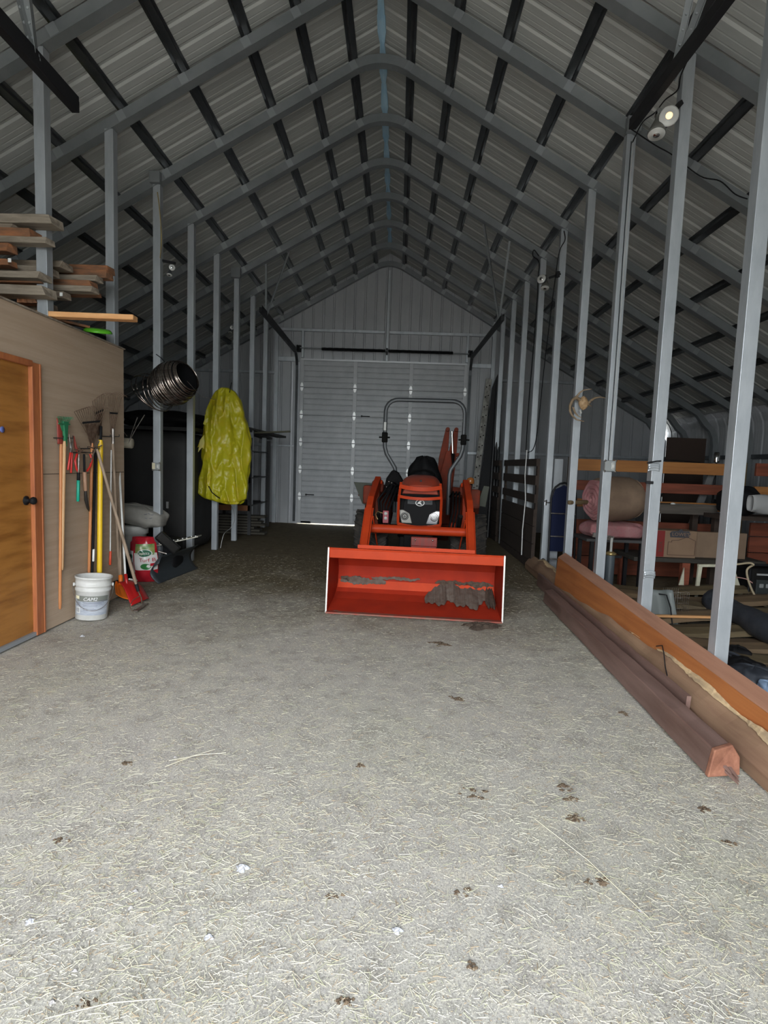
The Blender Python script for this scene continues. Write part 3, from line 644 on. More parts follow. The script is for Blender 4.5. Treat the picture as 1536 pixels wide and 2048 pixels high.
# shovels on the ground
def scoop(t, TL, TR, BR, BL, m_, depth=.05, lip=.03, name='scoop'):
    TL, TR, BR, BL = [Vector(v) for v in (TL, TR, BR, BL)]; nrm = (TR - TL).cross(TL - BL).normalized(); nrm = nrm if nrm.y < 0 else -nrm; m2 = MB()
    m2.grid(lambda u, v: (TL.lerp(TR, u)).lerp(BL.lerp(BR, u), v) - nrm * depth * (1 - (2 * u - 1) ** 2) * .6 + nrm * (lip * (1 - v) ** 5 + .004 * (abs(math.sin(PI * 3 * u)) if .15 < u < .85 else 0) * math.sin(PI * v)), 22, 14); return m2.build(name, m_, t, solid=.004)
t = wthing('orange_snow_shovel', 'orange snow shovel with a brown handle, half hidden behind the red one', 'shovel', G(245, 1200))
scoop(t, PY(228, 1166, 5.10), PY(262, 1163, 5.32), G(268, 1206, .005) + Vector((.0, .12, 0)), PY(232, 1188, 5.0), orange)
handle(t, PY(236, 900, 5.32), PY(241, 1156, 5.16), .0125, grey_h); handle(t, PY(241, 1150, 5.16), PY(242, 1170, 5.13), .02, orange, 'socket'); handle(t, PY(228, 1166, 5.14), PY(236, 1163, 5.14), .018, blk, 'black_clamp')
t = wthing('red_snow_shovel', 'red snow shovel with a white handle lying against the shed corner', 'shovel', G(270, 1200))
scoop(t, PY(243, 1161, 5.0), PY(279, 1163, 5.30), G(298, 1197, .004), G(262, 1212, .004), red, .06)
handle(t, PY(238, 930, 5.30), PY(251, 1155, 5.08), .0105, wht); handle(t, PY(251, 1148, 5.09), PY(254, 1170, 5.05), .016, red, 'socket'); handle(t, PY(258, 1158, 5.08), PY(274, 1161, 5.2), .008, wht, 'white_edge')
# ---- oil bucket
bc = G(179, 1236) + Vector((.005, .02, 0)); tilt = Vector((.045, .06, 1)).normalized()
t = wthing('plastic_bucket', 'dirty white oil bucket with printed label and wire bail, by the tan wall', 'bucket', bc)
sx = .95
prof = [(.0, .004), (.125 * sx, 0), (.13 * sx, .004), (.141 * sx, .24), (.147 * sx, .243), (.147 * sx, .262), (.142 * sx, .265), (.143 * sx, .282), (.150 * sx, .285), (.150 * sx, .30), (.146 * sx, .303), (.148 * sx, .345), (.154 * sx, .347), (.155 * sx, .362), (.150 * sx, .365), (.142 * sx, .36), (.136 * sx, .24), (.126 * sx, .1), (.120 * sx, .02), (0, .02)]
m2 = MB(); m2.lathe(prof, 48, o=bc, axis=tilt, cap=False); bk = m2.build('pail', wht, t)
ex, _, ez = frame_from(tilt)
def bside(ang, h, rr): return bc + tilt * h + (ex * math.cos(ang) + ez * math.sin(ang)) * rr
cam_dir = Vector((0, 0, 0)) - bc; cam_dir.z = 0; a0 = math.atan2(cam_dir.dot(ez), cam_dir.dot(ex)); sgn_a = 1 if (ez.cross(Vector((0, 0, 1)))).dot(ex) > 0 else -1
rr_at = lambda h: .13 * sx + (.011 * sx) * (h / .24)
def blabel(name, m_, a1, a2, h1, h2, lift=.001):
    m2 = MB(); m2.grid(lambda u, v: bside(a0 + DSG * (a1 + (a2 - a1) * u), h1 + (h2 - h1) * v, rr_at(h1 + (h2 - h1) * v) + lift), 24, 2); return m2.build(name, m_, t)
# direction of increasing angle that goes to the right seen from the camera
test = (bside(a0 + .1, .1, .13) - bside(a0, .1, .13)); DSG = 1 if test.dot(Vector((1, .4, 0))) > 0 else -1
blabel('label_band', mat('label_grey', (.28, .31, .37), .5, 0, (.44, .47, .52), (8, 8, 30), .8), -1.25, 1.05, .045, .205)
blabel('label_stripe', mat('label_olive', (.16, .17, .15), .6), -1.05, 1.0, .162, .209, .0016)
blabel('label_tab', mat('label_cream', (.75, .70, .5), .6), -1.2, -.85, .180, .207, .0022)
ink = mat('label_ink', (.09, .10, .14), .6)
def bend_text(name, txt, size, ang, h, m_, lift=.002, shear=0):
    q = MB(); q.text(txt, (0, 0, 0), (1, 0, 0), (0, 0, 1), size, .0004, shear); m2 = MB()
    m2.add([bside(a0 + DSG * (ang + v.x / (.135 * sx)), h + v.z, rr_at(h) + lift - v.y) for v in q.v], q.f); return m2.build(name, m_, t)
bend_text('brand_shadow', 'CAM2', .040, -.56, .168, ink, .0022, .25)
bend_text('brand_lettering', 'CAM2', .040, -.58, .170, white, .0032, .25)
blabel('text_line', ink, .35, 1.0, .166, .170, .003)
for k, h in enumerate((.155, .146, .136, .127, .118, .105, .096, .087)):
    blabel('text_line', ink, -.6 + .05 * (k % 2), (.7, .55, .6, .3, .25, .1, .2, .1)[k], h, h + (.0035 if k < 2 else .002), .002)
for k, h in enumerate((.150, .138, .128)): blabel('text_line', ink, -1.15, -.75, h, h + .003, .002)
blabel('barcode', white, -1.1, -.78, .062, .112, .0015)
for k in range(7): blabel('barcode_bar', ink, -1.06 + k * .037, -1.06 + k * .037 + (.02 if k % 2 else .012), .068, .106, .0025)
for s_ in (-1, 1):
    m2 = MB(); q = bside(a0 + DSG * s_ * 1.45, .292, .152 * sx); m2.lathe([(.0, .012), (.014, .012), (.016, 0)], 12, o=q, axis=(q - bc - tilt * .292)); m2.build('bail_ear', wht, t)
m2 = MB(); m2.tube([bside(a0 + DSG * 1.45 * c_, .292 - .20 * math.cos(c_ * PI / 2) ** .8, .163 * sx + .004 * math.cos(c_ * 1.5)) for c_ in [k / 12 - 1 for k in range(25)]], .002, 6); m2.build('wire_bail', steel, t)
m2 = MB(); m2.lathe([(0, .02), (.12, .02)], 24, o=bc + tilt * .235, axis=tilt, cap=False); m2.build('dark_contents', mat('dark_oil', (.02, .02, .018), .3), t)
# ================================================================== the tractor
ork = mat('orange_paint', (.50, .050, .012), .45, 0, (.42, .042, .011), (5, 5, 5), .6, spec=.15)
orb = mat('bucket_paint', (.36, .030, .012), .55, 0, (.28, .025, .012), (4, 4, 4), .8, spec=.1)
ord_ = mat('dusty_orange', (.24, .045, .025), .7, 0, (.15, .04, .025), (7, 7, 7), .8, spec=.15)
tblk = mat('tractor_black', (.008, .008, .009), .8, 0, (.015, .014, .013), (9, 9, 9), .7, spec=.06)
tgrey = mat('tractor_grey', (.055, .06, .066), .4, .2)
rub = mat('tyre_rubber', (.02, .02, .02), .9, 0, (.07, .06, .05), (14, 14, 14), .8)
lens = mat('lamp_lens', (.42, .42, .44), .12, .4); worn = mat('bare_edge', (.52, .50, .47), .45, .5)
dirt = mat('caked_dirt', (.045, .028, .02), .95, 0, (.10, .07, .05), (30, 30, 30), .8, .6, (60, 60, 60))
mud = mat('grey_mud', (.14, .115, .095), .9, 0, (.09, .06, .045), (16, 16, 16), .8)
tr = thing('tractor', 'compact orange tractor with front loader and roll bar, parked facing the doorway', 'tractor', (.19, 5.0, 0), rz=-.055)
def P(x, y, z): return Vector((x, y, z))
def tb(m2, name, m_, parent=tr, **k):
    off = None; WL[parent.name] = Vector((0, 0, 0)); return m2.build(name, m_, parent, **k)
# bucket: floor, curved back and top as one bent plate
bp = [(-.06, .006), (.30, .05), (.44, .085), (.53, .15), (.575, .24), (.57, .34), (.52, .42), (.40, .495), (.20, .555), (.015, .598)]
HW = .815
m2 = MB(); n = len(bp)
m2.add([(s_ * HW, a, b) for a, b in bp for s_ in (-1, 1)], [(2 * i, 2 * i + 1, 2 * i + 3, 2 * i + 2) for i in range(n - 1)])
bucket = tb(m2, 'bucket', orb, solid=.010)
m2 = MB(); m2.box((0, .01, .553), (2 * HW, .012, .085)); m2.beam(P(-HW, .02, .60), P(HW, .02, .60), .03, .012); tb(m2, 'top_flange', ork, bucket, bevel=.004)
m2 = MB(); m2.box((0, .05, .625), (1.10, .012, .03)); m2.box((0, .06, .612), (1.10, .04, .008)); tb(m2, 'spill_guard', ork, bucket)
for s_ in (-1, 1):
    m2 = MB(); m2.prism([(-.07, 0), (.30, .03), (.46, .07), (.56, .16), (.595, .28), (.575, .40), (.42, .51), (.2, .57), (-.005, .615)], (1, 0, 0), .012, o=(s_ * HW - .006, 0, 0)); sp_ = tb(m2, 'side_plate', orb, bucket)
    m2 = MB(); m2.beam(P(s_ * (HW + .002), -.072, .0), P(s_ * (HW + .002), -.008, .61), .014, .008, up=(0, 1, 0)); tb(m2, 'worn_edge', worn, sp_)
m2 = MB(); m2.box((0, -.07, .008), (2 * HW, .06, .014)); tb(m2, 'cutting_edge', mat('edge_steel', (.30, .06, .04), .5, .3, (.2, .12, .09), (10, 10, 10), .8), bucket)
# reinforcing band at the foot of the back, with soil caked along it
m2 = MB(); m2.grid(lambda u, v: P((u - .5) * 1.60, .49 + .04 * v - .006, .115 + .085 * v), 2, 2, False); tb(m2, 'wear_strip', ork, bucket, solid=.008)
def blob_strip(name, m_, x0, x1, pts_fn, seed, wmin, wmax, bias=0.0):
    """ragged patch lying on the inside of the bucket; pts_fn(s) walks down the plate"""
    rr = random.Random(seed); m2 = MB(); n_ = 60; K = [[rr.uniform(0, 6.3) for _ in range(4)] for _ in range(2)]
    def wv(k, K): return min(1, max(0, .5 + .28 * math.sin(k * .17 + K[0]) + .20 * math.sin(k * .41 + K[1]) + .12 * math.sin(k * 1.1 + K[2]) + .05 * rr.uniform(-1, 1)))
    a = [wv(k, K[0]) for k in range(n_ + 1)]; c_ = [wv(k, K[1]) for k in range(n_ + 1)]
    q = []
    for k in range(n_ + 1):
        u = k / n_; x = x0 + (x1 - x0) * u; env = math.sin(PI * min(1, max(0, u))) ** .35
        lo_ = wmin[0] + (wmin[1] - wmin[0]) * a[k]; hi = wmax[0] + (wmax[1] - wmax[0]) * c_[k]
        mid = (lo_ + hi) / 2
        for s_ in (lo_ * env + mid * (1 - env), hi * env + mid * (1 - env)): q.append(Vector((x, 0, 0)) + pts_fn(s_))
    m2.add(q, [(2 * i, 2 * i + 1, 2 * i + 3, 2 * i + 2) for i in range(n_)]); return tb(m2, name, m_, bucket, solid=.004)
def on_plate(s_):        # s_: distance down from the middle of the back, along the bent plate, lifted off it
    pts = [(.56, .34), (.565, .24), (.52, .155), (.435, .092), (.30, .058), (-.04, .018)]; d = 0
    for (a, b) in zip(pts, pts[1:]):
        L_ = math.hypot(b[0] - a[0], b[1] - a[1])
        if s_ <= d + L_ or b == pts[-1]:
            u = (s_ - d) / L_; p = (a[0] + (b[0] - a[0]) * u, a[1] + (b[1] - a[1]) * u); tx, tz = (b[0] - a[0]) / L_, (b[1] - a[1]) / L_
            return Vector((0, p[0] + tz * .021, p[1] - tx * .021))
        d += L_
blob_strip('dirt_patch', mud, -.78, -.30, on_plate, 3, (.11, .15), (.19, .23)); blob_strip('dirt_patch', dirt, -.78, -.52, on_plate, 5, (.11, .13), (.15, .18))
blob_strip('dirt_patch', mud, .10, .74, on_plate, 8, (.12, .20), (.42, .66)); blob_strip('dirt_patch', dirt, .20, .80, on_plate, 9, (.10, .13), (.14, .19))
blob_strip('dirt_patch', dirt, .70, .80, on_plate, 12, (.14, .2), (.5, .62)); blob_strip('dirt_patch', mud, -.46, .05, on_plate, 15, (.09, .12), (.13, .15))
# loader arms
for s_ in (-1, 1):
    X = s_ * .585; m2 = MB()
    side = [(2.35, 1.08), (2.38, 1.20), (2.26, 1.24), (1.45, 1.02), (1.30, .93), (.60, .32), (.58, .22), (.70, .20), (1.42, .82), (1.52, .90), (2.25, 1.08)]
    m2.prism(side, (1, 0, 0), .075, o=(X - .0375, 0, 0)); arm = tb(m2, 'loader_arm', ork, bevel=.006, seg=2)
    m2 = MB(); m2.beam(P(X - s_ * .0, 1.30, .885), P(X + s_ * .0, .75, .38), .105, .03, up=(0, 1, 1)); tb(m2, 'knee_plate', ork, arm, bevel=.004)
    m2 = MB(); m2.tube([P(X + s_ * .02, 1.5, .74), P(X + s_ * .02, .95, .36)], .028, 12); c1 = tb(m2, 'curl_cylinder', tblk, arm)
    m2 = MB(); m2.tube([P(X + s_ * .02, .97, .375), P(X + s_ * .02, .62, .25)], .014, 10); tb(m2, 'cylinder_rod', chrome, c1)
    m2 = MB(); m2.tube([P(X - s_ * .10, 1.95, .50), P(X - s_ * .09, 1.5, .82)], .024, 10); tb(m2, 'lift_cylinder', tblk, arm)
    m2 = MB(); m2.lathe([(.024, -.06), (.03, -.058), (.03, .058), (.024, .06)], 14, o=(X, 2.30, 1.165), axis=(1, 0, 0)); tb(m2, 'pivot_pin', ork, arm)
    m2 = MB(); m2.tube([P(X - .055, 1.30, .66), P(X + .055, 1.30, .66)], .011, 8); tb(m2, 'pin', chrome, arm)
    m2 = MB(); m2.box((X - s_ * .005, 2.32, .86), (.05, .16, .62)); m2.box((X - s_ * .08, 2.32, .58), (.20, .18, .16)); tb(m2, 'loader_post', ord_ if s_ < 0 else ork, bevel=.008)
    m2 = MB(); m2.beam(P(X - s_ * .10, 1.62, .30), P(X - s_ * .06, 1.18, .80), .012, .025); tb(m2, 'indicator_rod', ork)
m2 = MB(); m2.tube([P(-.56, 1.28, .655), P(.56, 1.28, .655)], .052, 24); tb(m2, 'cross_tube', ork)
# front frame, weight bracket, axle, front wheels
m2 = MB(); m2.box((0, 1.75, .52), (.34, .9, .14)); m2.box((0, 1.40, .50), (.44, .12, .12)); tb(m2, 'front_frame', tblk, bevel=.01)
m2 = MB(); m2.box((.07, 1.22, .53), (.30, .05, .11)); m2.box((.07, 1.19, .44), (.29, .08, .10)); wb = tb(m2, 'weight_bracket', mat('red_bracket', (.34, .035, .025), .55, 0, (.2, .05, .04), (30, 6, 6), .8), bevel=.006)
for x in (-.03, .17):
    m2 = MB(); m2.lathe([(.011, 0), (.011, .008), (0, .009)], 10, o=(x, 1.195, .555), axis=(0, -1, 0)); tb(m2, 'bolt', chrome, wb)
m2 = MB(); m2.box((0, 1.72, .32), (.85, .12, .12)); m2.box((0, 1.72, .42), (.16, .2, .12)); tb(m2, 'front_axle', tblk, bevel=.015)
def wheel(x, y, r, w_, name, lugs, rimr):
    m2 = MB(); m2.lathe([(rimr, -w_ / 2), (r * .86, -w_ / 2), (r * .95, -w_ * .42), (r * .965, 0), (r * .95, w_ * .42), (r * .86, w_ / 2), (rimr, w_ / 2)], 44, o=(x, y, r), axis=(1, 0, 0), cap=False)
    m2.lathe([(rimr, -w_ / 2), (rimr, w_ / 2)], 44, o=(x, y, r), axis=(1, 0, 0), cap=False)
    for k in range(lugs):
        a = 2 * PI * k / lugs
        for s_ in (-1, 1):
            a1 = a + (PI / lugs if s_ > 0 else 0); a2 = a1 + .22 * (1 if name == 'rear_wheel' else 1.4)
            p0 = P(x + s_ * w_ * .5, y + math.cos(a1) * r * .965, r + math.sin(a1) * r * .965); p1 = P(x + s_ * w_ * .03, y + math.cos(a2) * r * .975, r + math.sin(a2) * r * .975)
            m2.beam(p0, p1, r * .055, r * .075, up=(0, math.cos(a1), math.sin(a1)))
    wv = tb(m2, name, rub)
    m2 = MB(); m2.lathe([(rimr, -w_ * .4), (rimr * .93, -w_ * .3), (rimr * .5, -w_ * .1), (rimr * .3, 0), (rimr * .3, .04), (0, .04)], 30, o=(x, y, r), axis=(1, 0, 0), cap=False); m2.lathe([(rimr, w_ * .4), (rimr * .9, w_ * .25), (rimr * .4, .05), (0, .05)], 30, o=(x, y, r), axis=(1, 0, 0), cap=False); tb(m2, 'rim', mat('cream_rim', (.5, .42, .3), .5), wv)
for s_ in (-1, 1): wheel(s_ * .49, 1.72, .27, .19, 'front_wheel', 22, .13)
for s_ in (-1, 1): wheel(s_ * .81, 3.05, .36, .28, 'rear_wheel', 20, .20)
# hood with grille
def hood_sec(v):
    # v 0 front .. 1 rear ; returns half width, top z
    return (.235 + .035 * min(1, v * 4), 1.20 + .08 * min(1, v * 3) ** .6)
m2 = MB()
def hoodp(u, v):
    hw, zt = hood_sec(v); y = 1.60 + .95 * v - .06 * (1 - (2 * u - 1) ** 2) * (1 if v < .01 else 0); a = PI * u
    x = -hw * (1.0 if abs(math.cos(a)) > .999 else 1) * (abs(math.cos(a)) ** .55) * (1 if math.cos(a) > 0 else -1); z = zt - .42 + .42 * (abs(math.sin(a)) ** .42)
    if v < .001: z = zt - .42 + (z - zt + .42) * .93; x *= .96
    return P(x, y, max(z, 1.06) if u not in (0, 1) else 1.06)
m2.grid(hoodp, 33, 12); m2.add([hoodp(i / 32, 0) for i in range(33)], [tuple(range(33))]); hood = tb(m2, 'hood', mat('hood_orange', (.40, .055, .025), .45, 0, (.30, .06, .035), (5, 5, 5), .8), fix=True)
m2 = MB(); m2.prism([(-.255, .62), (.255, .62), (.27, .80), (.268, 1.0), (.24, 1.12), (-.24, 1.12), (-.268, 1.0), (-.27, .80)], (0, 1, 0), .9, o=(0, 1.605, 0)); gr_ = tb(m2, 'grille', tblk, bevel=.012, seg=2)
m2 = MB(); m2.prism([(-.215, .665), (.215, .665), (.20, .94), (.17, 1.02), (-.17, 1.02), (-.20, .94)], (0, 1, 0), .02, o=(0, 1.59, 0)); tb(m2, 'mesh_panel', blk, gr_, bevel=.006)
for k in range(9):
    m2 = MB(); m2.beam(P(-.15, 1.586, .94 + k * .008), P(.15, 1.586, .94 + k * .008), .003, .003); tb(m2, 'grille_bar', tgrey, gr_)
# headlamps
for s_ in (-1, 1):
    m2 = MB(); m2.prism([(s_ * .085, .70), (s_ * .215, .70), (s_ * .255, .86), (s_ * .20, .865), (s_ * .12, .82)], (0, 1, 0), .025, o=(0, 1.578, 0)); hl = tb(m2, 'headlamp', lens if s_ > 0 else mat('dusty_lens', (.20, .19, .17), .35, .2), bevel=.006)
    for r_, m_ in ((.048, chrome if s_ > 0 else tgrey), (.034, lens if s_ > 0 else tblk), (.014, white if s_ > 0 else tgrey)):
        m2 = MB(); m2.lathe([(r_ - .009, 0), (r_, 0), (r_, .006 + (.05 - r_) * .12), (r_ - .009, .006 + (.05 - r_) * .12)], 24, o=(s_ * .178, 1.578, .785), axis=(0, -1, 0), cap=False); tb(m2, 'reflector_ring', m_, hl)
# round emblem: white ring with the notched arrow sign inside
m2 = MB(); k_ = 32
m2.add([P(math.cos(2 * PI * i / k_) * r_ * 1.0, 1.583, .955 + math.sin(2 * PI * i / k_) * r_ * .74) for r_ in (.046, .055) for i in range(k_)], [(i, (i + 1) % k_, k_ + (i + 1) % k_, k_ + i) for i in range(k_)]); em = tb(m2, 'emblem_ring', white, solid=.004)
m2 = MB(); m2.prism([(-.026, .0), (-.002, .029), (.026, .027), (.005, .004), (.030, -.025), (.009, -.020), (-.012, -.009), (-.031, -.018)], (0, -1, 0), .004, o=(0, 1.583, .955)); tb(m2, 'emblem_mark', white, em)
# brush guard
for z, sag in ((1.155, .028), (1.03, .018), (.70, .026)):
    m2 = MB(); m2.tube([P(x, 1.50 - .05 * (1 - (x / .25) ** 2), z - sag * (1 - (x / .25) ** 2)) for x in [-.25 + .5 * i / 12 for i in range(13)]], .024 if z > 1.1 else .017, prof=[(-.35, -1), (.35, -1), (.35, 1), (-.35, 1)], smooth=False); tb(m2, 'guard_bar', ork)
for s_ in (-1, 1):
    m2 = MB(); m2.tube([P(s_ * .235, 1.52, 1.20), P(s_ * .255, 1.50, 1.0), P(s_ * .255, 1.5, .72), P(s_ * .24, 1.52, .62)], .010, prof=[(-.8, -1.3), (.8, -1.3), (.8, 1.3), (-.8, 1.3)], smooth=False); tb(m2, 'guard_upright', ork)
m2 = MB(); m2.lathe([(.012, 0), (.012, .03), (0, .034)], 10, o=(0, 1.62, 1.215), axis=(0, -1, .4)); tb(m2, 'hood_latch', tgrey, hood)
# valve plate with two white discs, left of the grille
m2 = MB(); m2.box((-.40, 1.45, .78), (.07, .02, .15)); vp = tb(m2, 'valve_plate', mat('maroon_plate', (.25, .03, .045), .5), bevel=.004)
for z in (.82, .765):
    m2 = MB(); m2.lathe([(.02, 0), (.02, .008), (.008, .009), (.008, .014), (0, .014)], 16, o=(-.40, 1.44, z), axis=(0, -1, 0)); tb(m2, 'white_disc', wht, vp)
m2 = MB(); m2.tube([P(-.43, 1.45, .82), P(-.50, 1.46, .84), P(-.53, 1.5, .80), P(-.50, 1.5, .74)], .006, 6); tb(m2, 'brass_fitting', mat('brass', (.6, .45, .2), .35, .8), vp)
# hoses and joystick bundle left
for k in range(5):
    m2 = MB(); x = -.36 - .035 * k; m2.tube([P(x, 1.55 + .1 * k, .62), P(x - .02, 1.7, .85 + .03 * k), P(x + .05 + .01 * k, 2.0, 1.1 + .04 * (k % 3)), P(x + .12, 2.35, 1.12), P(x + .14, 2.5, .9)], .013, 7); tb(m2, 'hydraulic_hose', blk)
for k in range(3):
    m2 = MB(); x = .36 + .04 * k; m2.tube([P(x, 1.6, .62), P(x + .05, 1.8, .84), P(x + .06, 2.1, 1.08), P(x + .03, 2.4, 1.0)], .012, 7); tb(m2, 'hydraulic_hose', blk)
m2 = MB(); m2.prism([(-.14, -.1), (.10, -.12), (.16, .02), (.06, .18), (-.02, .22), (-.10, .10)], (0, 1, 0), .2, o=(-.38, 2.35, 1.12)); tb(m2, 'control_cover', tblk, bevel=.03, seg=2)
for (x, z) in ((-.44, 1.17), (-.40, 1.155), (-.47, 1.10)):
    m2 = MB(); m2.lathe([(.008, 0), (.008, .03), (0, .03)], 8, o=(x, 2.32, z), axis=(0, -1, .2)); tb(m2, 'chrome_fitting', chrome)
# body, platform, dash
m2 = MB(); m2.box((0, 2.9, .55), (.60, 1.0, .30)); m2.box((0, 2.6, .95), (.50, .30, .50)); tb(m2, 'body', tblk, bevel=.03)
m2 = MB(); m2.box((-.0, 2.72, .50), (1.25, .75, .03)); tb(m2, 'foot_platform', tblk, bevel=.01)
# side boards with a dull green face
for s_, sk in ((-1, .05), (1, .03)):
    m2 = MB(); m2.prism([(s_ * .83, .86), (s_ * (.95 + sk * .2), 1.16 + .0 * s_), (s_ * .70, 1.15), (s_ * .74, .82)] if s_ < 0 else [(s_ * .78, .90), (s_ * .90, .88), (s_ * .94, 1.17), (s_ * .86, 1.18)], (0, 1, 0), .02, o=(0, 2.62, -.02)); tb(m2, 'side_board', mat('olive_board', (.055, .06, .045), .7), bevel=.004)
# fenders
for s_ in (-1, 1):
    m2 = MB(); arcp = [(3.05 + math.cos(a) * .60, .46 + math.sin(a) * .60) for a in [PI * .70 - PI * .62 * i / 12 for i in range(13)]]
    m2.add([P(s_ * x, a, min(b, 1.08) + (.05 if x < .6 else 0)) for a, b in arcp for x in (.45, .90)], [(2 * i, 2 * i + 1, 2 * i + 3, 2 * i + 2) for i in range(12)])
    m2.add([P(s_ * .45, a, min(b, 1.08) + .05) for a, b in arcp] + [P(s_ * .45, 3.05, .5)], [(i, i + 1, 13) for i in range(12)]); tb(m2, 'fender', ord_, solid=.012)
    m2 = MB(); m2.box((s_ * .70, 2.46, .98), (.20, .10, .26)); m2.box((s_ * .60, 2.44, 1.10), (.16, .12, .16)); tb(m2, 'fender_nose', ord_, bevel=.03, seg=2)
# amber beacon
m2 = MB(); m2.lathe([(.05, 0), (.055, .02), (.055, .05), (.045, .08), (0, .095)], 20, o=(.70, 2.95, 1.17)); bc_ = tb(m2, 'amber_beacon', mat('amber_lens', (.35, .12, .03), .2))
m2 = MB(); m2.lathe([(.03, -.07), (.03, 0), (.05, 0)], 14, o=(.70, 2.95, 1.17)); tb(m2, 'beacon_foot', tblk, bc_)
m2 = MB(); m2.lathe([(.014, 0), (.012, .05), (0, .06)], 10, o=(.585, 2.95, 1.13)); tb(m2, 'white_knob', wht)
# seat with a black cover
m2 = MB()
def seatp(u, v):
    a = 2 * PI * u; w_ = .26 * (1 - .55 * v ** 2.4); z = 1.06 + .48 * v ** .85 + .02 * math.sin(5 * a + 3 * v); wob = 1 + .07 * math.sin(3 * a + 8 * v) + .05 * math.sin(7 * a)
    if v > .97: w_ *= .3
    return P(.02 + math.cos(a) * w_ * wob, 3.2 + math.sin(a) * w_ * .8 * wob, z)
m2.grid(seatp, 32, 16, closed_u=True); tb(m2, 'seat_cover', blk)
m2 = MB(); m2.lathe([(.17, -.012), (.185, 0), (.17, .012), (.155, 0), (.17, -.012)], 28, o=(0, 2.78, 1.27), axis=(0, -.5, 1), cap=False); m2.tube([P(0, 2.70, 1.0), P(0, 2.78, 1.27)], .02, 8); m2.beam(P(-.16, 2.78, 1.27), P(.16, 2.78, 1.27), .02, .01); tb(m2, 'steering_wheel', tblk)
# roll bar
def ropsp(s_):
    return [P(s_ * .395, 3.02, .70), P(s_ * .395, 3.02, 1.28), P(s_ * .41, 3.02, 1.36), P(s_ * .54, 3.02, 1.56), P(s_ * .57, 3.02, 1.66), P(s_ * .575, 3.02, 1.80)]
prr = [(-.8, -1), (.8, -1), (1, -.8), (1, .8), (.8, 1), (-.8, 1), (-1, .8), (-1, -.8)]
for s_ in (-1, 1):
    m2 = MB(); m2.tube(ropsp(s_), .028, prof=prr, smooth=True); tb(m2, 'roll_bar_leg', tgrey)
    m2 = MB(); m2.box((s_ * .575, 3.02, 1.80), (.082, .085, .15)); hg = tb(m2, 'roll_bar_hinge', tblk, bevel=.01)
    m2 = MB(); m2.tube([P(s_ * .50, 3.02, 1.80), P(s_ * .66, 3.02, 1.80)], .012, 8); tb(m2, 'hinge_bolt', tblk, hg)
m2 = MB(); m2.tube([P(-.575, 3.02, 1.84), P(-.575, 3.02, 2.18)] + [P(-.575 + .17 * (1 - math.cos(a)), 3.02, 2.18 + .17 * math.sin(a)) for a in (.35, .7, 1.05, 1.4)] + [P(-.39, 3.02, 2.352), P(.39, 3.02, 2.352)] + [P(.575 - .17 * (1 - math.cos(a)), 3.02, 2.18 + .17 * math.sin(a)) for a in (1.4, 1.05, .7, .35)] + [P(.575, 3.02, 2.18), P(.575, 3.02, 1.84)], .0275, prof=prr); rb = tb(m2, 'roll_bar', tgrey)
m2 = MB(); m2.box((-.575, 2.99, 1.96), (.034, .006, .12)); tb(m2, 'white_sticker', wht, rb)
# backhoe folded behind the seat
m2 = MB(); m2.box((.2, 4.0, .62), (1.0, .25, .5)); m2.box((.2, 3.9, .35), (.5, .5, .25)); tb(m2, 'backhoe_frame', ord_, bevel=.02)
for dx in (-.065, .075):
    m2 = MB(); m2.prism([(.34 + dx - .05, .80), (.34 + dx + .06, .80), (.40 + dx + .055, 1.55), (.44 + dx + .03, 2.05), (.44 + dx - .035, 2.05), (.33 + dx - .02, 1.55)], (0, 1, 0), .03, o=(.0, 4.0, -.02)); tb(m2, 'backhoe_boom_plate', ord_, bevel=.008)
m2 = MB(); m2.prism([(.20, .85), (.46, .85), (.49, 1.25), (.43, 1.66), (.36, 1.66), (.27, 1.25)], (0, 1, 0), .10, o=(.0, 3.86, 0)); tb(m2, 'backhoe_boom', ord_, bevel=.01)
m2 = MB(); m2.tube([P(.43, 3.94, .9), P(.47, 3.96, 1.62)], .035, 12); cy = tb(m2, 'backhoe_cylinder', tblk)
m2 = MB(); m2.tube([P(.47, 3.96, 1.6), P(.44, 3.98, 1.98)], .018, 10); tb(m2, 'cylinder_rod', chrome, cy)
for (x, z) in ((.37, 2.01), (.51, 2.01), (.55, 1.60)):
    m2 = MB(); m2.lathe([(.03, -.05), (.034, -.04), (.034, .04), (.03, .05)], 14, o=(x, 4.0, z), axis=(0, 1, 0)); tb(m2, 'boom_pin', ord_)
# ================================================================== right side
def swood(name, c1, c2, sc_, rough=.75, b=.25): return mat(name, c1, rough, 0, c2, sc_, .9, b, tuple(v * 2.5 for v in sc_))
brownbeam = swood('brown_stained_timber', (.20, .125, .105), (.105, .055, .042), (7, .7, 7), .55)
cutend = swood('sawn_end_grain', (.29, .125, .075), (.19, .075, .045), (20, 20, 20))
orbeam = swood('orange_timber', (.46, .17, .05), (.32, .10, .03), (12, .6, 12), .6, .1)
orbeam_t = swood('dusty_timber_top', (.42, .21, .13), (.30, .14, .085), (12, .8, 12))
slabw = swood('slab_wood', (.30, .19, .115), (.19, .105, .065), (9, .7, 9))
liveedge = swood('live_edge', (.62, .45, .25), (.30, .22, .14), (22, 5, 22))
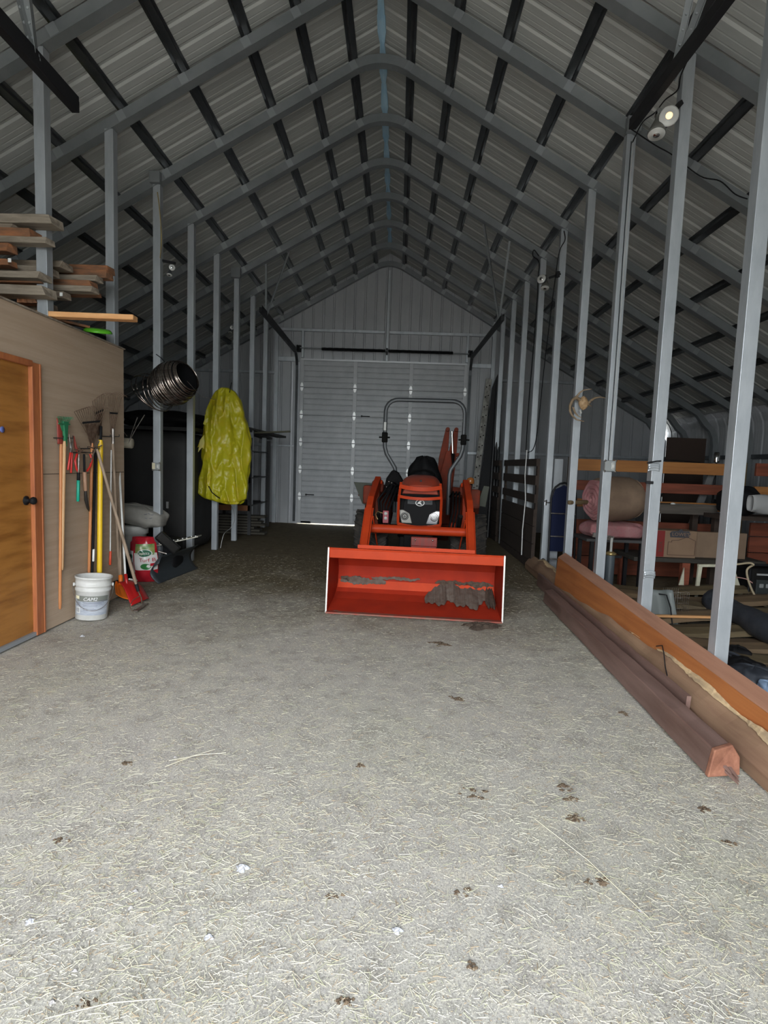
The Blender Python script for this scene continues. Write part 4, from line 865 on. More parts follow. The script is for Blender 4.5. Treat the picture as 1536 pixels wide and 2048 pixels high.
# brown beam with a split end
def timber(pts0, pts1, ns=24, wob=.003, seed=1):
    """loft between two cross sections (lists of points) with a little wander"""
    rr = random.Random(seed); n = len(pts0); q = []
    for k in range(ns + 1):
        u = k / ns; d = Vector((rr.uniform(-wob, wob), 0, rr.uniform(-wob, wob)))
        q += [Vector(a).lerp(Vector(b), u) + d for a, b in zip(pts0, pts1)]
    fs = [tuple(range(n)), tuple(n * ns + j for j in reversed(range(n)))]
    for k in range(ns):
        for j in range(n): fs.append((n * k + j, n * (k + 1) + j, n * (k + 1) + (j + 1) % n, n * k + (j + 1) % n))
    return q, fs
x0, y0 = 1.50, 2.47; CE = -.012
sec = lambda x, y, w_, h_, z=0.0: [(x, y, z + .005), (x + w_, y + .02, z + .012), (x + w_, y + .03, z + h_ * .6), (x + w_ * .72, y + .02, z + h_), (x + .01, y - .02, z + h_ - .01)]
mb = MB(); mb.add(*timber(sec(x0, y0, .155, .155), sec(1.60, 5.75, .14, .14), seed=3)); bb = mb.build('timber_beam', brownbeam, label='dark brown squared timber on the floor, split end nearest the camera', cat='timber', group='timbers lying along the right row of posts', bevel=.006)
m2 = MB(); q = [Vector(v) for v in sec(x0 - .003, y0 - .016, .161, .159)]; q2 = [v + Vector((0, .03, 0)) for v in q]; m2.add(q + q2, [(4, 3, 2, 1, 0), (5, 6, 7, 8, 9)] + [(i, i + 5, (i + 1) % 5 + 5, (i + 1) % 5) for i in range(5)]); m2.build('sawn_end', cutend, bb, bevel=.006, seg=2)
m2 = MB()
for (dx, dz, l) in ((.085, .02, .08), (.10, .035, .055), (.075, .045, .04), (.11, .012, .045)): m2.beam((x0 + dx, y0 + .02, dz + .02), (x0 + dx + .012, y0 - l, dz - .012 + .01), .022, .012, w2=.006, h2=.004)
m2.build('splinters', brownbeam, bb)
# slab with bark edge
def slab_sec(u):
    y = 1.95 + 5.75 * u; x = 1.70 + .16 * u; t_ = .125 + .115 * min(1, u * 2.2) ** .8 + .012 * math.sin(9 * u) + .012 * math.sin(31 * u) + .008 * math.sin(73 * u) - .05 * u ** 2.2
    return [(x, y, .0), (x + .085, y, .0), (x + .135, y, t_ - .015), (x + .10, y, t_), (x + .035, y, t_ * .72), (x - .005, y, t_ * .42)]
q = []; ns = 70
for k in range(ns + 1): q += slab_sec(k / ns)
fs = [tuple(range(6)), tuple(6 * ns + j for j in reversed(range(6)))] + [(6 * k + j, 6 * (k + 1) + j, 6 * (k + 1) + (j + 1) % 6, 6 * k + (j + 1) % 6) for k in range(ns) for j in range(6)]
mb = MB(); mb.add(q, fs); sb = mb.build('slab_plank', slabw, label='long live-edge slab leaning between the brown timber and the orange beam', cat='timber', group='timbers lying along the right row of posts', bevel=.003)
m2 = MB(); q = []
for k in range(241):
    u = k / 240 * .93; s_ = slab_sec(u); a = Vector(s_[4]).lerp(Vector(s_[3]), .72 + .18 * math.sin(k * .21) * math.sin(k * .047) + .10 * R.random()); b = Vector(s_[3]) + Vector((.008, 0, .006 + .006 * R.random()))
    q += [a + Vector((-.004, 0, .004)), b + Vector((-.004, 0, .004)), Vector(s_[2]).lerp(b, .4) + Vector((.006, 0, 0))]
m2.add(q, [(3 * k + j, 3 * k + 3 + j, 3 * k + 4 + j, 3 * k + 1 + j) for k in range(240) for j in (0, 1)]); m2.build('live_edge', liveedge, sb, solid=.006)
m2 = MB(); m2.tube([(1.80, 3.65, .24), (1.815, 3.6, .262), (1.79, 3.52, .235), (1.77, 3.45, .17), (1.755, 3.36, .10)], .0035, 5); m2.build('twine', dark, sb)
# thin board lying against the brown timber
mb = MB(); mb.add(*timber([(1.665, 3.0, .0), (1.69, 3.0, 0), (1.70, 3.0, .17), (1.675, 3.0, .17)], [(1.745, 6.6, .0), (1.77, 6.6, 0), (1.78, 6.6, .15), (1.755, 6.6, .15)], seed=7)); mb.build('edge_board', brownbeam, label='thin dark board on edge squeezed between the brown timber and the slab', cat='board', group='timbers lying along the right row of posts')
# orange beam
A = [(1.845, 2.15, .0), (1.945, 2.15, .0), (1.945, 2.15, .275), (1.845, 2.15, .245)]; Bp = [(1.82, 6.12, .10), (1.93, 6.2, .10), (1.93, 6.15, .475), (1.82, 6.05, .44)]
mb = MB(); mb.add(*timber(A, Bp, seed=9, wob=.002)); ob_ = mb.build('timber_beam', orbeam, label='tall orange-brown beam on edge against the right row of posts', cat='timber', group='timbers lying along the right row of posts', bevel=.004)
m2 = MB(); m2.add(*timber([(1.843, 2.14, .246), (1.947, 2.14, .276), (1.947, 2.14, .279), (1.843, 2.14, .249)], [(1.818, 6.04, .441), (1.932, 6.16, .476), (1.932, 6.16, .479), (1.818, 6.04, .444)], wob=.001)); m2.build('dusty_top', orbeam_t, ob_)
mb = MB(); mb.box((1.87, 5.9, .05), (.12, .09, .10)); mb.build('wood_block', oldwood, label='short wooden block under the far end of the orange beam', cat='block')
# slatted stall fence, boards across
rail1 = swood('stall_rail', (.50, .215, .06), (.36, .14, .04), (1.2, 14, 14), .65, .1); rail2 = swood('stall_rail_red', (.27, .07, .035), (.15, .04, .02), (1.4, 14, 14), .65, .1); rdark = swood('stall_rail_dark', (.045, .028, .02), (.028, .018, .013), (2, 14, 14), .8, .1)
t = wthing('stall_fence', 'wooden stall fence of wide orange boards behind the right row of posts', 'fence', (3.5, 7.4, 0))
for (xa, xb, z0, z1, m_) in ((2.30, 4.62, 1.42, 1.575, rail1), (2.30, 4.60, 1.155, 1.29, rail2), (2.30, 4.60, .93, 1.04, rail1), (2.30, 4.60, .52, .76, rail2), (2.30, 4.6, .27, .51, rail2), (2.3, 4.6, .02, .26, rail2), (4.78, 5.72, 1.43, 1.60, rail2), (4.78, 5.72, 1.17, 1.29, rail1), (4.78, 5.72, .62, .80, rail2), (4.78, 5.72, .40, .61, rail2), (4.78, 5.72, .18, .39, rail2)):
    m2 = MB(); m2.box(((xa + xb) / 2, 7.42, (z0 + z1) / 2), (xb - xa, .04, z1 - z0)); m2.build('fence_board', m_, t, bevel=.004)
for x, w_ in ((2.36, .09), (3.45, .09), (4.60, .16), (5.6, .09)):
    m2 = MB(); m2.box((x, 7.48, .8), (w_, .09, 1.6)); m2.build('fence_post', swood('olive_post', (.13, .085, .03), (.08, .05, .02), (14, 14, 2)), t, bevel=.004)
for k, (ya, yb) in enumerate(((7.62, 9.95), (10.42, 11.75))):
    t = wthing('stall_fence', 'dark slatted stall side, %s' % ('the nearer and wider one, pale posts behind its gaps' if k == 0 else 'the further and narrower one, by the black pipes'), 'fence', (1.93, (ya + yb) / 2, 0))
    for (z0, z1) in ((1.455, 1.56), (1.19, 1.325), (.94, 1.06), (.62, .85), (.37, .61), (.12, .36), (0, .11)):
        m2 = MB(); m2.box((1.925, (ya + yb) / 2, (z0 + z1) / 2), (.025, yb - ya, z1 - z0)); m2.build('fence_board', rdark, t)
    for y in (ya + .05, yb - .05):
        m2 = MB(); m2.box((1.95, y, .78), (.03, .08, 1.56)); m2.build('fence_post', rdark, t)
mb = MB(); mb.box((2.11, 7.26, .80), (.11, .06, 1.52)); mb.box((2.05, 7.24, .80), (.012, .08, 1.52)); mb.build('short_steel_post', galv, label='shorter galvanised channel fixed right beside the antler post', cat='post', bevel=.003)
# old mixed boards stacked behind: shelf with rods
t = wthing('work_bench', 'rough dark bench in front of the stall fence, with boxes on it', 'bench', (3.5, 6.6, 0))
m2 = MB(); m2.box((3.5, 6.55, .425), (1.5, .6, .05)); m2.build('bench_top', swood('bench_dark', (.05, .045, .038), (.03, .026, .02), (2, 12, 12)), t, bevel=.005)
for (x, y, w_) in ((3.36, 6.3, .09), (4.15, 6.3, .07), (2.85, 6.8, .07), (4.15, 6.8, .07)):
    m2 = MB(); m2.box((x, y, .2), (w_, .07, .4)); m2.build('bench_leg', rail2 if x < 3.4 else rdark, t, bevel=.004)
mb = MB(); mb.box((3.3, 6.95, .98), (1.35, .28, .12)); mb.build('shelf_plank', swood('grey_plank', (.12, .10, .085), (.07, .06, .05), (1.5, 14, 14)), label='thick grey plank shelf under the silver rod, right side', cat='shelf', bevel=.006)
for x in (2.75, 3.85):
    mb = MB(); mb.box((x, 7.1, .46), (.07, .07, .92)); mb.build('shelf_post', rdark, label='dark upright holding the grey plank shelf, %s end' % ('left' if x < 3 else 'right'), cat='post')
a = PY(1346, 1009, 6.85); b = PY(1445, 1013, 6.85); mb = MB(); mb.tube([a, b + (b - a) * .1], .011, 10); rod = mb.build('silver_rod', mat('dull_silver', (.5, .5, .5), .35, .7), label='silver rod with a pale knob lying along the grey plank shelf', cat='rod')
m2 = MB(); m2.lathe([(0, -.03), (.02, -.025), (.026, 0), (.02, .02), (0, .025)], 12, o=a, axis=(1, 0, 0)); m2.build('pale_knob', white, rod)
# cardboard box opened out, with printed sides
card = mat('cardboard', (.255, .165, .105), .85, 0, (.215, .135, .085), (4, 4, 4), .8); card2 = mat('cardboard_print', (.09, .05, .035), .8)
t = wthing('cardboard_box', 'open cardboard moving box with a red stripe, house outline and dark printed name', 'box', PY(1400, 1125, 6.3))
bx0, bx1, bx2 = PY(1312, 1060, 6.3), PY(1395, 1062, 6.3), PY(1493, 1065, 6.4); zt, zb = bx0.z, .452
m2 = MB(); m2.box(((bx0.x + bx1.x) / 2, 6.42, (zt + zb) / 2), (bx1.x - bx0.x, .24, zt - zb)); m2.build('box_body', card, t, bevel=.003)
m2 = MB(); m2.box(((bx2.x + bx1.x) / 2, 6.41, (zt + zb) / 2 - .005), (bx2.x - bx1.x, .06, zt - zb - .01)); m2.build('box_side', mat('cardboard_b', (.215, .145, .095), .85, 0, (.18, .12, .08), (4, 4, 4), .8), t, bevel=.003)
fy = 6.299
m2 = MB(); m2.box((bx0.x + .055, fy, (zt + zb) / 2), (.105, .002, (zt - zb) * .97)); m2.build('red_stripe', mat('red_print', (.20, .02, .018), .8), t)
m2 = MB(); m2.prism([(.16, .28), (.18, .305), (.25, .31), (.28, .335), (.32, .31), (.38, .31), (.395, .28), (.38, .235), (.17, .235)], (0, -1, 0), .002, o=(bx0.x, fy + .001, zb)); lg = m2.build('printed_badge', mat('blue_print', (.05, .05, .06), .8), t)
m2 = MB(); m2.text("LOWE'S", (bx0.x + .185, fy - .002, zb + .253), (1, 0, 0), (0, 0, 1), .058, .0006); m2.build('badge_lettering', card, lg)
m2 = MB(); pts = [(.15, .03), (.15, .18), (.19, .18), (.19, .20), (.27, .205), (.36, .245), (.46, .20), (.46, .03), (.15, .03)]
for (a, b) in zip(pts, pts[1:]): m2.beam((bx0.x + a[0], fy, zb + a[1]), (bx0.x + b[0], fy, zb + b[1]), .005, .004, up=(0, 1, 0))
m2.build('house_outline', card2, t)
m2 = MB(); m2.text("BOX", (bx0.x + .085, fy - .002, zb + .06), (0, 0, 1), (-1, 0, 0), .06, .0006); m2.build('stripe_lettering', card2, t)
# white trestle legs
cream = mat('cream_paint', (.62, .60, .47), .5, 0, (.50, .48, .37), (12, 12, 12), .7)
t = wthing('white_trestle', 'cream painted splayed-leg stool or trestle under the bench edge', 'trestle', (3.72, 6.1, 0))
yT = 6.10; q0, q1, q2, q3 = PY(1400, 1133, yT), PY(1391, 1200, yT), PY(1461, 1133, yT), PY(1484, 1200, yT)
for a, b, w_ in ((q0, q1, .045), (q2, q3, .06)):
    m2 = MB(); b = b.copy(); k = (a.z - .0) / max(.01, a.z - b.z); b = a + (b - a) * min(k, 1.1); m2.beam(a, b, w_, .03, up=(0, 1, 0), w2=w_ * .7); m2.build('leg', cream, t, bevel=.004)
a = PY(1396, 1131, yT); b = PY(1466, 1131, yT); m2 = MB(); m2.beam(a, b, .04, .03); m2.build('top_rail', cream, t, bevel=.004)
a = PY(1392, 1183, yT); b = PY(1477, 1184, yT); m2 = MB(); m2.beam(a, b, .03, .03); m2.build('stretcher', cream, t, bevel=.003)
mb = MB(); w0 = PY(1368, 1135, 6.2); w1 = PY(1357, 1170, 6.2); w2_ = PY(1367, 1170, 6.2); mb.add([w0, w1, w2_], [(0, 1, 2)]); mb.build('white_offcut', cream, label='narrow white triangular offcut leaning left of the cream trestle', cat='offcut', solid=.015)
# insulation rolls
pink = mat('pink_fibreglass', (.36, .185, .185), .95, 0, (.36, .14, .15), (14, 14, 14), .8, .8, (40, 40, 40)); kraft = mat('kraft_facing', (.25, .17, .115), .85, 0, (.19, .125, .085), (6, 6, 6), .8, .2, (14, 14, 14))
t = wthing('insulation_roll', 'big roll of pink insulation faced with brown paper, on its side', 'insulation', (2.5, 6.4, .84))
c0 = Vector((2.25, 6.30, 1.085)); ax_ = Vector((.97, .22, .05)).normalized(); ex_, _, ez_ = frame_from(ax_)
m2 = MB()
m2.grid(lambda u, v: c0 + ax_ * (.02 + .50 * v) + (ex_ * math.cos(2 * PI * u) + ez_ * math.sin(2 * PI * u)) * (.235 + .02 * math.sin(PI * v) + .010 * math.sin(9 * u * PI)) * (1 if .03 < v < .97 else .93), 40, 12, closed_u=True); m2.build('paper_facing', kraft, t)
m2 = MB(); m2.grid(lambda u, v: c0 + ax_ * (.52 - .04 * v) + (ex_ * math.cos(2 * PI * u) + ez_ * math.sin(2 * PI * u)) * (.225 * (1 - v)), 30, 6, closed_u=True); m2.build('far_end', kraft, t)
m2 = MB()
m2.grid(lambda u, v: c0 + ax_ * (-.015 + .012 * math.sin(v * 28) + .03 * v ** 6) + (ex_ * math.cos(2 * PI * u) + ez_ * math.sin(2 * PI * u)) * (.232 * v * (1 + .03 * math.sin(7 * 2 * PI * u))), 40, 26, closed_u=True); m2.build('pink_end', pink, t)
def pillow(name, c, sx, sy, sz, m_, parent=None, rz_=0.0, seed=1, p=4.0, wob=.03, tilt_=0.0, **k):
    rr = random.Random(seed); ph = [rr.uniform(0, 6) for _ in range(6)]; m2 = MB(); rot = Matrix.Rotation(rz_, 3, 'Z') @ Matrix.Rotation(tilt_, 3, 'Y')
    def f(u, v):
        a = 2 * PI * u; b = PI * (v - .5); cx, sx_ = math.cos(a), math.sin(a); cb = max(math.cos(b), 1e-4); e = 2 / p
        x = math.copysign(abs(cx) ** e, cx) * cb ** e; y = math.copysign(abs(sx_) ** e, sx_) * cb ** e; z = math.copysign(abs(math.sin(b)) ** (e * 1.2), b)
        w_ = 1 + wob * (math.sin(5 * a + ph[0] + 3 * b) + math.sin(9 * a + ph[1]) * .6 + math.sin(7 * b + ph[2] + 2 * a) * .8)
        return Vector(c) + rot @ Vector((x * sx / 2 * w_, y * sy / 2 * w_, z * sz / 2 * w_))
    m2.grid(f, 48, 24, closed_u=True); return m2.build(name, m_, parent, **k)
pillow('insulation_batt', (2.52, 6.38, .745), .66, .46, .185, pink, rz_=.1, seed=4, label='folded pink insulation batt lying under the big paper-faced roll', cat='insulation')
mb = MB(); mb.box((2.52, 6.40, .635), (.72, .50, .03)); st = mb.build('stand_shelf', mat('shelf_dark', (.05, .05, .05), .6), label='dark wheeled stand carrying the pink insulation', cat='stand')
for x in (2.24, 2.80):
    for y in (6.2, 6.6):
        m2 = MB(); m2.beam((x, y, .62), (x, y, .0), .04, .04); m2.build('leg', dark, st)
m2 = MB(); m2.beam((2.22, 6.14, .70), (2.45, 6.13, .665), .02, .05); m2.build('chrome_rim', steel, st)
mb = MB(); mb.prism([(0, .0), (.07, .02), (.14, .34), (.12, .36)], (0, 1, 0), .02, o=(2.80, 6.12, .65)); mb.build('white_bracket', mat('dusty_white', (.42, .40, .35), .7), label='dusty white upright bracket right of the pink insulation', cat='bracket', bevel=.003)
a = PY(1137, 1005, 6.2); b = PY(1195, 1004, 6.5); mb = MB(); mb.beam(a, b, .05, .05); mb.build('broken_plank', swood('broken_plank', (.14, .10, .05), (.09, .06, .03), (6, 14, 14)), label='short olive-brown plank end sticking out behind the antler post', cat='board', bevel=.018, seg=3)
# blue grey pump column
t = wthing('pump_column', 'grey-blue round column with a brass collar and white rod, between two right posts', 'pump', (2.46, 6.2, 0) if False else (2.40, 5.95, 0))
m2 = MB(); m2.lathe([(.048, 0), (.048, .50), (.044, .51)], 20, o=(2.36, 5.95, 0)); m2.build('column', mat('blue_grey', (.085, .105, .12), .5), t)
m2 = MB(); m2.lathe([(.05, .505), (.058, .51), (.058, .53), (.03, .545)], 20, o=(2.36, 5.95, 0)); m2.build('brass_collar', mat('brass', (.6, .45, .2), .35, .8), t)
m2 = MB(); m2.lathe([(.014, .54), (.014, .69), (0, .70)], 12, o=(2.36, 5.95, 0)); m2.build('white_rod', wht, t)
m2 = MB(); m2.box((2.44, 5.95, .49), (.08, .02, .03)); m2.build('clip', dark, t)
# generator with cords
t = wthing('generator', 'black portable generator with outlets on its front, at the right edge', 'generator', (4.12, 6.0, 0))
m2 = MB(); m2.box((4.15, 6.15, .27), (.50, .40, .30)); m2.build('housing', tblk, t, bevel=.03, seg=2)
m2 = MB(); m2.box((4.12, 5.94, .22), (.34, .02, .16)); pn = m2.build('control_panel', mat('panel_dark', (.03, .035, .035), .5), t, bevel=.004)
for k in range(4):
    m2 = MB(); m2.box((4.0 + .07 * k, 5.926, .235), (.045, .012, .045)); m2.build('outlet', mat('outlet_grey', (.22, .23, .23), .5), pn, bevel=.004)
m2 = MB(); m2.box((4.02, 5.926, .36), (.16, .01, .02)); m2.build('pale_label', mat('label_pale', (.3, .3, .3), .6), pn)
for x in (3.88, 4.42):
    m2 = MB(); m2.tube([(x, 5.95, .02), (x, 5.95, .46), (x, 6.35, .46), (x, 6.35, .02)], .014, 8); m2.build('tube_frame', dark, t)
m2 = MB(); m2.tube([(3.88, 5.95, .46), (4.42, 5.95, .46)], .014, 8); m2.build('tube_frame', dark, t)
cordm = mat('beige_cord', (.40, .33, .22), .6)
for k, pts in enumerate((((1432, 1146), (1455, 1132), (1480, 1128), (1500, 1126), (1508, 1130)), ((1507, 1130), (1494, 1140), (1498, 1165), (1512, 1195), (1530, 1212), (1545, 1216)), ((1440, 1150), (1470, 1154), (1492, 1158), (1505, 1166)))):
    mb = MB(); pp = [PY(a, b, 5.86 - .01 * i) for i, (a, b) in enumerate(pts)]; sp = []
    for i in range(len(pp) - 1):
        p0, p1, p2, p3 = pp[max(i - 1, 0)], pp[i], pp[i + 1], pp[min(i + 2, len(pp) - 1)]
        for j in range(6):
            u = j / 6; sp.append(.5 * ((2 * p1) + (p2 - p0) * u + (2 * p0 - 5 * p1 + 4 * p2 - p3) * u * u + (3 * p1 - p0 - 3 * p2 + p3) * u ** 3))
    sp.append(pp[-1]); mb.tube(sp, (.011, .011, .005)[k], 8); mb.build('power_cord', cordm if k < 2 else mat('pink_cord', (.45, .25, .22), .6), label=('beige cord arching over the top of the black generator', 'beige cord hanging in front of the generator outlets', 'thin pinkish cord left of the generator')[k], cat='cord')
# grey plastic sheet, wire basket
mb = MB(); mb.grid(lambda u, v: Vector((2.30 + .26 * u + .06 * (1 - v), 4.92 + .05 * v, .0 + .35 * v)) + Vector((0, .02 * math.sin(3 * u * PI), 0)), 12, 8); mb.build('plastic_sheet', mat('grey_green_plastic', (.17, .19, .185), .5), label='grey-green curved plastic panel leaning behind the dented post', cat='panel', solid=.012)
mb = MB(); pts = [PY(1318, 1188, 4.9), PY(1333, 1190, 4.9), PY(1341, 1215, 4.88), PY(1346, 1262, 4.86)]; mb.tube(pts, .006, 6); mb.build('bent_wire', dark, label='dark bent wire lying over the grey-green panel', cat='wire')
t = wthing('wire_basket', 'small empty wire basket behind the orange beam', 'basket', (2.68, 5.1, 0))
for k in range(7):
    z = .02 + .05 * k; m2 = MB(); m2.tube([(2.60, 5.02, z), (2.74, 5.02, z), (2.74, 5.22, z), (2.60, 5.22, z)], .0018, 5, closed=True); m2.build('wire_ring', steel, t)
for k in range(8):
    x = 2.60 + .02 * k; m2 = MB(); m2.tube([(x, 5.02, .32), (x, 5.02, .02), (x, 5.22, .02), (x, 5.22, .32)], .0018, 5); m2.build('wire_rib', steel, t)
# planks and slabs on the ground to the right
pk = swood('olive_slab', (.15, .11, .055), (.08, .058, .03), (2, 12, 12)); pk2 = swood('brown_slab', (.20, .13, .07), (.10, .07, .04), (2, 12, 12))
descr = ['nearest the wide post', 'second from the camera', 'third from the camera', 'fourth from the camera', 'fifth from the camera', 'sixth from the camera', 'seventh from the camera', 'furthest, below the bench']
for k in range(8):
    y = 3.55 + .33 * k; zz = .04 + .015 * k; w_ = .30; L_ = 2.9; q = []; ns = 40
    for i in range(ns + 1):
        u = i / ns; x = 2.15 + .02 * k + L_ * u; e0 = .02 * math.sin(7 * u * PI + k) + .012 * math.sin(23 * u + 2 * k); e1 = .025 * math.sin(5 * u * PI + 2 * k) + .012 * math.sin(19 * u + k); c_ = .03 * math.sin(3 * u * PI + k * 1.3)
        q += [(x, y + e0 + .1 * u, zz + c_ - .03), (x, y + e0 + .02 + .1 * u, zz + c_ + .012), (x, y + w_ / 2 + .1 * u, zz + c_ + .03), (x, y + w_ + e1 + .1 * u, zz + c_ + .004), (x, y + w_ + e1 + .1 * u, zz + c_ - .03)]
    mb = MB(); mb.add(q, [(0, 1, 2, 3, 4), tuple(5 * ns + j for j in (4, 3, 2, 1, 0))] + [(5 * i + j, 5 * i + 5 + j, 5 * i + 5 + (j + 1) % 5, 5 * i + (j + 1) % 5) for i in range(ns) for j in range(5)])
    mb.build('rough_slab', pk if k % 2 else pk2, label='rough wavy-edged slab of wood on the ground at right, ' + descr[k], cat='board', group='rough slabs on the ground at right')
mb = MB(); mb.beam((2.2, 4.86, .13), (2.93, 4.88, .14), .03, .02); mb.build('pale_batten', newwood, label='pale thin batten across the ground slabs, left of the wide post', cat='batten')
blue_b = mat('blue_black', (.018, .022, .030), .55, 0, (.04, .045, .055), (8, 8, 8), .7, .5, (14, 14, 14))
def bundle(name, a, b, r, m_, lab, cat, seed=0, n=20):
    a = Vector(a); b = Vector(b); rr = random.Random(seed); pts = []; rad = []
    for i in range(n + 1):
        u = i / n; pts.append(a.lerp(b, u) + Vector((0, 0, rr.uniform(-.012, .012)))); rad.append(r * (1 + .12 * math.sin(9 * u + seed)) * (.35 if i in (0, n) else 1))
    mb = MB(); mb.tube(pts, rad, 14); return mb.build(name, m_, label=lab, cat=cat)
bundle('rolled_tarp', (3.12, 5.35, .20), (3.05, 3.9, .17), .105, blue_b, 'long dark blue-black rolled tarp on the ground, right of the wide post', 'tarp', 2)
for k, (px, py, r_) in enumerate(((1458, 1330, .10), (1490, 1345, .12), (1515, 1362, .12), (1480, 1318, .08))):
    p = G(px, py, .06); pillow('black_sack', (p.x + .04, p.y + .1, .06), r_ * 2.3, r_ * 2.4, .13, blk if k % 2 else blue_b, seed=20 + k, p=2.6, wob=.05, label='crumpled black plastic sack on the ground behind the orange beam, ' + ('leftmost', 'in the middle', 'nearest the photo edge', 'small one at the back')[k], cat='sack', group='black sacks at right')
p = G(1534, 1385, .05); pillow('blue_rag', (p.x + .03, p.y + .03, .06), .10, .12, .10, mat('pale_blue_rag', (.20, .28, .40), .8), seed=33, wob=.05, label='pale blue rag at the right photo edge behind the orange beam', cat='rag')
# bag and white roll on the right edge
pillow('black_bag', (4.02, 6.5, 1.13), .42, .40, .34, blk, seed=41, p=2.6, wob=.05, label='black bag slumped at the right edge, beside the white roll', cat='bag')
mb = MB(); mb.box((4.35, 6.6, .93), (1.1, .4, .05)); mb.build('shelf_plank', rdark, label='dark plank shelf holding the white roll at the right edge', cat='shelf')
for x in (3.9, 4.8):
    mb = MB(); mb.box((x, 6.7, .455), (.07, .07, .91)); mb.build('shelf_post', rdark, label='dark upright under the right edge shelf, %s' % ('left one' if x < 4 else 'right one, outside the frame'), cat='post')
a = PY(1500, 1006, 6.2); mb = MB(); mb.grid(lambda u, v: a + Vector((.0 + .45 * v, .06 * math.cos(2 * PI * u), .098 * math.sin(2 * PI * u) - .03 * v + .012 * math.sin(6 * PI * u + 9 * v))), 24, 10, closed_u=True); mb.build('white_roll', mat('white_cloth', (.34, .34, .34), .8), label='rolled white cloth with an open end at the right edge', cat='roll', solid=.006)
# behind: plywood, lamp stand, slanting pole
mb = MB(); mb.box((4.6, 8.9, 1.0), (.62, .02, 2.0)); mb.build('plywood_sheet', mat('dark_ply', (.035, .02, .014), .8), label='dark reddish plywood sheet standing behind the stall fence', cat='plywood')
p = PY(1434, 906, 7.7); mb = MB(); mb.tube([(p.x, p.y, 0), (p.x, p.y, p.z - .02)], .014, 8); t = mb.build('chrome_lamp', dark, label='small chrome-headed lamp standing behind the stall fence', cat='lamp')
m2 = MB(); m2.lathe([(.0, -.01), (.03, 0), (.045, -.08), (.04, -.14)], 16, o=(p.x, p.y, p.z + .01)); m2.build('lamp_head', chrome, t)
a = PY(1422, 950, 7.6); b = PY(1378, 1062, 7.6); mb = MB(); mb.beam(a + (a - b) * .2, b + (b - a) * .9, .09, .03, up=(0, 1, 0)); mb.build('slanting_strut', mat('dull_grey', (.16, .16, .16), .6), label='grey strut slanting behind the stall fence boards', cat='strut')
t = wthing('eave_bin', 'dark storage tub on the ground behind the stall fence', 'tub', (3.2, 8.6, 0)); m2 = MB(); m2.lathe([(.28, 0), (.34, .55), (.36, .56), (.36, .6), (.33, .6), (.27, .03), (0, .03)], 28, o=(3.2, 8.6, 0)); m2.build('tub_body', blk, t)
m2 = MB(); m2.lathe([(.0, .63), (.33, .62), (.37, .60), (.37, .57)], 28, o=(3.2, 8.6, 0), cap=False); m2.build('lid', tgrey, t)
# black pipes and ladder at the back
t = wthing('black_mat', 'tall black sheet leaning at the back right, beside the perforated plank', 'sheet', (1.9, 11.3, 0))
m2 = MB(); m2.add([(1.60, 11.1, 0), (2.10, 11.15, 0), (2.00, 11.40, 3.40), (1.93, 11.40, 3.25), (1.86, 11.38, 3.05), (1.70, 11.2, 1.2)], [(0, 1, 2, 3, 4, 5)]); m2.build('sheet', mat('black_rubber', (.012, .012, .014), .7), t, solid=.05)
for k in range(3):
    mb = MB(); mb.tube([(1.86 + .07 * k, 10.98 - .03 * k, 0), (1.96 + .035 * k, 11.33, 3.2 - .25 * k)], .03, 10); mb.build('black_pipe', mat('black_pipe', (.02, .02, .022), .4), label='black pipe leaning in front of the tall black sheet, %s' % ('left one', 'middle one', 'right one')[k], cat='pipe', group='black pipes at the back right')
t = wthing('perforated_plank', 'pale walk plank with pairs of holes leaning against the back wall, right of the door', 'plank', (1.6, 11.7, 0))
a = Vector((1.54, 11.35, .0)); b = Vector((1.88, 11.98, 3.32)); m2 = MB(); m2.beam(a, b, .03, .125, up=(1, 0, 0)); wd = (b - a).normalized(); m2.v = []; m2.f = []; m2.sm = []; m2.beam(a, b, .125, .03, up=(0, -1, .2)); m2.build('plank', mat('blotchy_aluminium', (.45, .44, .41), .6, .2, (.20, .19, .17), (14, 14, 7), .9), t)
first = None
xdir = (b - a).normalized().cross(Vector((0, -1, .2))).normalized()
for k in range(11):
    for s_ in (-1, 1):
        p = a.lerp(b, .30 + k * .065) + xdir * s_ * .03 + Vector((0, -.018, .003)) + (b - a) * (.006 * s_)
        if first is None: m2 = MB(); m2.lathe([(.014, -.004), (.014, .004)], 10, o=p, axis=(0, -1, .2)); first = m2.build('hole', blk, t); p0 = p
        else: c = first.copy(); C.objects.link(c); c.parent = t; c.location = p - p0
# firewood by the wheel
# hand truck
t = wthing('hand_truck', 'dark blue hand truck with a rounded tubular frame, between two right posts', 'hand truck', (2.16, 7.05, 0))
m2 = MB(); m2.tube([(1.99, 7.02, .05), (2.0, 7.1, 1.05)] + [(2.16 - .16 * math.cos(x), 7.1, 1.05 + .2 * math.sin(x)) for x in (.4, .8, 1.2, 1.57, 2.0, 2.4, 2.8)] + [(2.32, 7.1, 1.05), (2.33, 7.02, .05)], .013, 8); m2.build('tube_frame', dark, t)
m2 = MB(); m2.prism([(2.01, .35), (2.31, .35), (2.31, 1.02), (2.27, 1.16), (2.16, 1.22), (2.05, 1.16), (2.01, 1.02)], (0, 1, 0), .012, o=(0, 7.11, 0)); m2.build('back_panel', mat('navy', (.004, .008, .035), .6, spec=.2), t)
for z in (.25, .55, .85):
    m2 = MB(); m2.tube([(2.0, 7.08, z), (2.32, 7.08, z)], .009, 8); m2.build('crossbar', steel, t)
m2 = MB(); m2.box((2.16, 6.93, .012), (.34, .20, .012)); m2.build('toe_plate', dark, t)
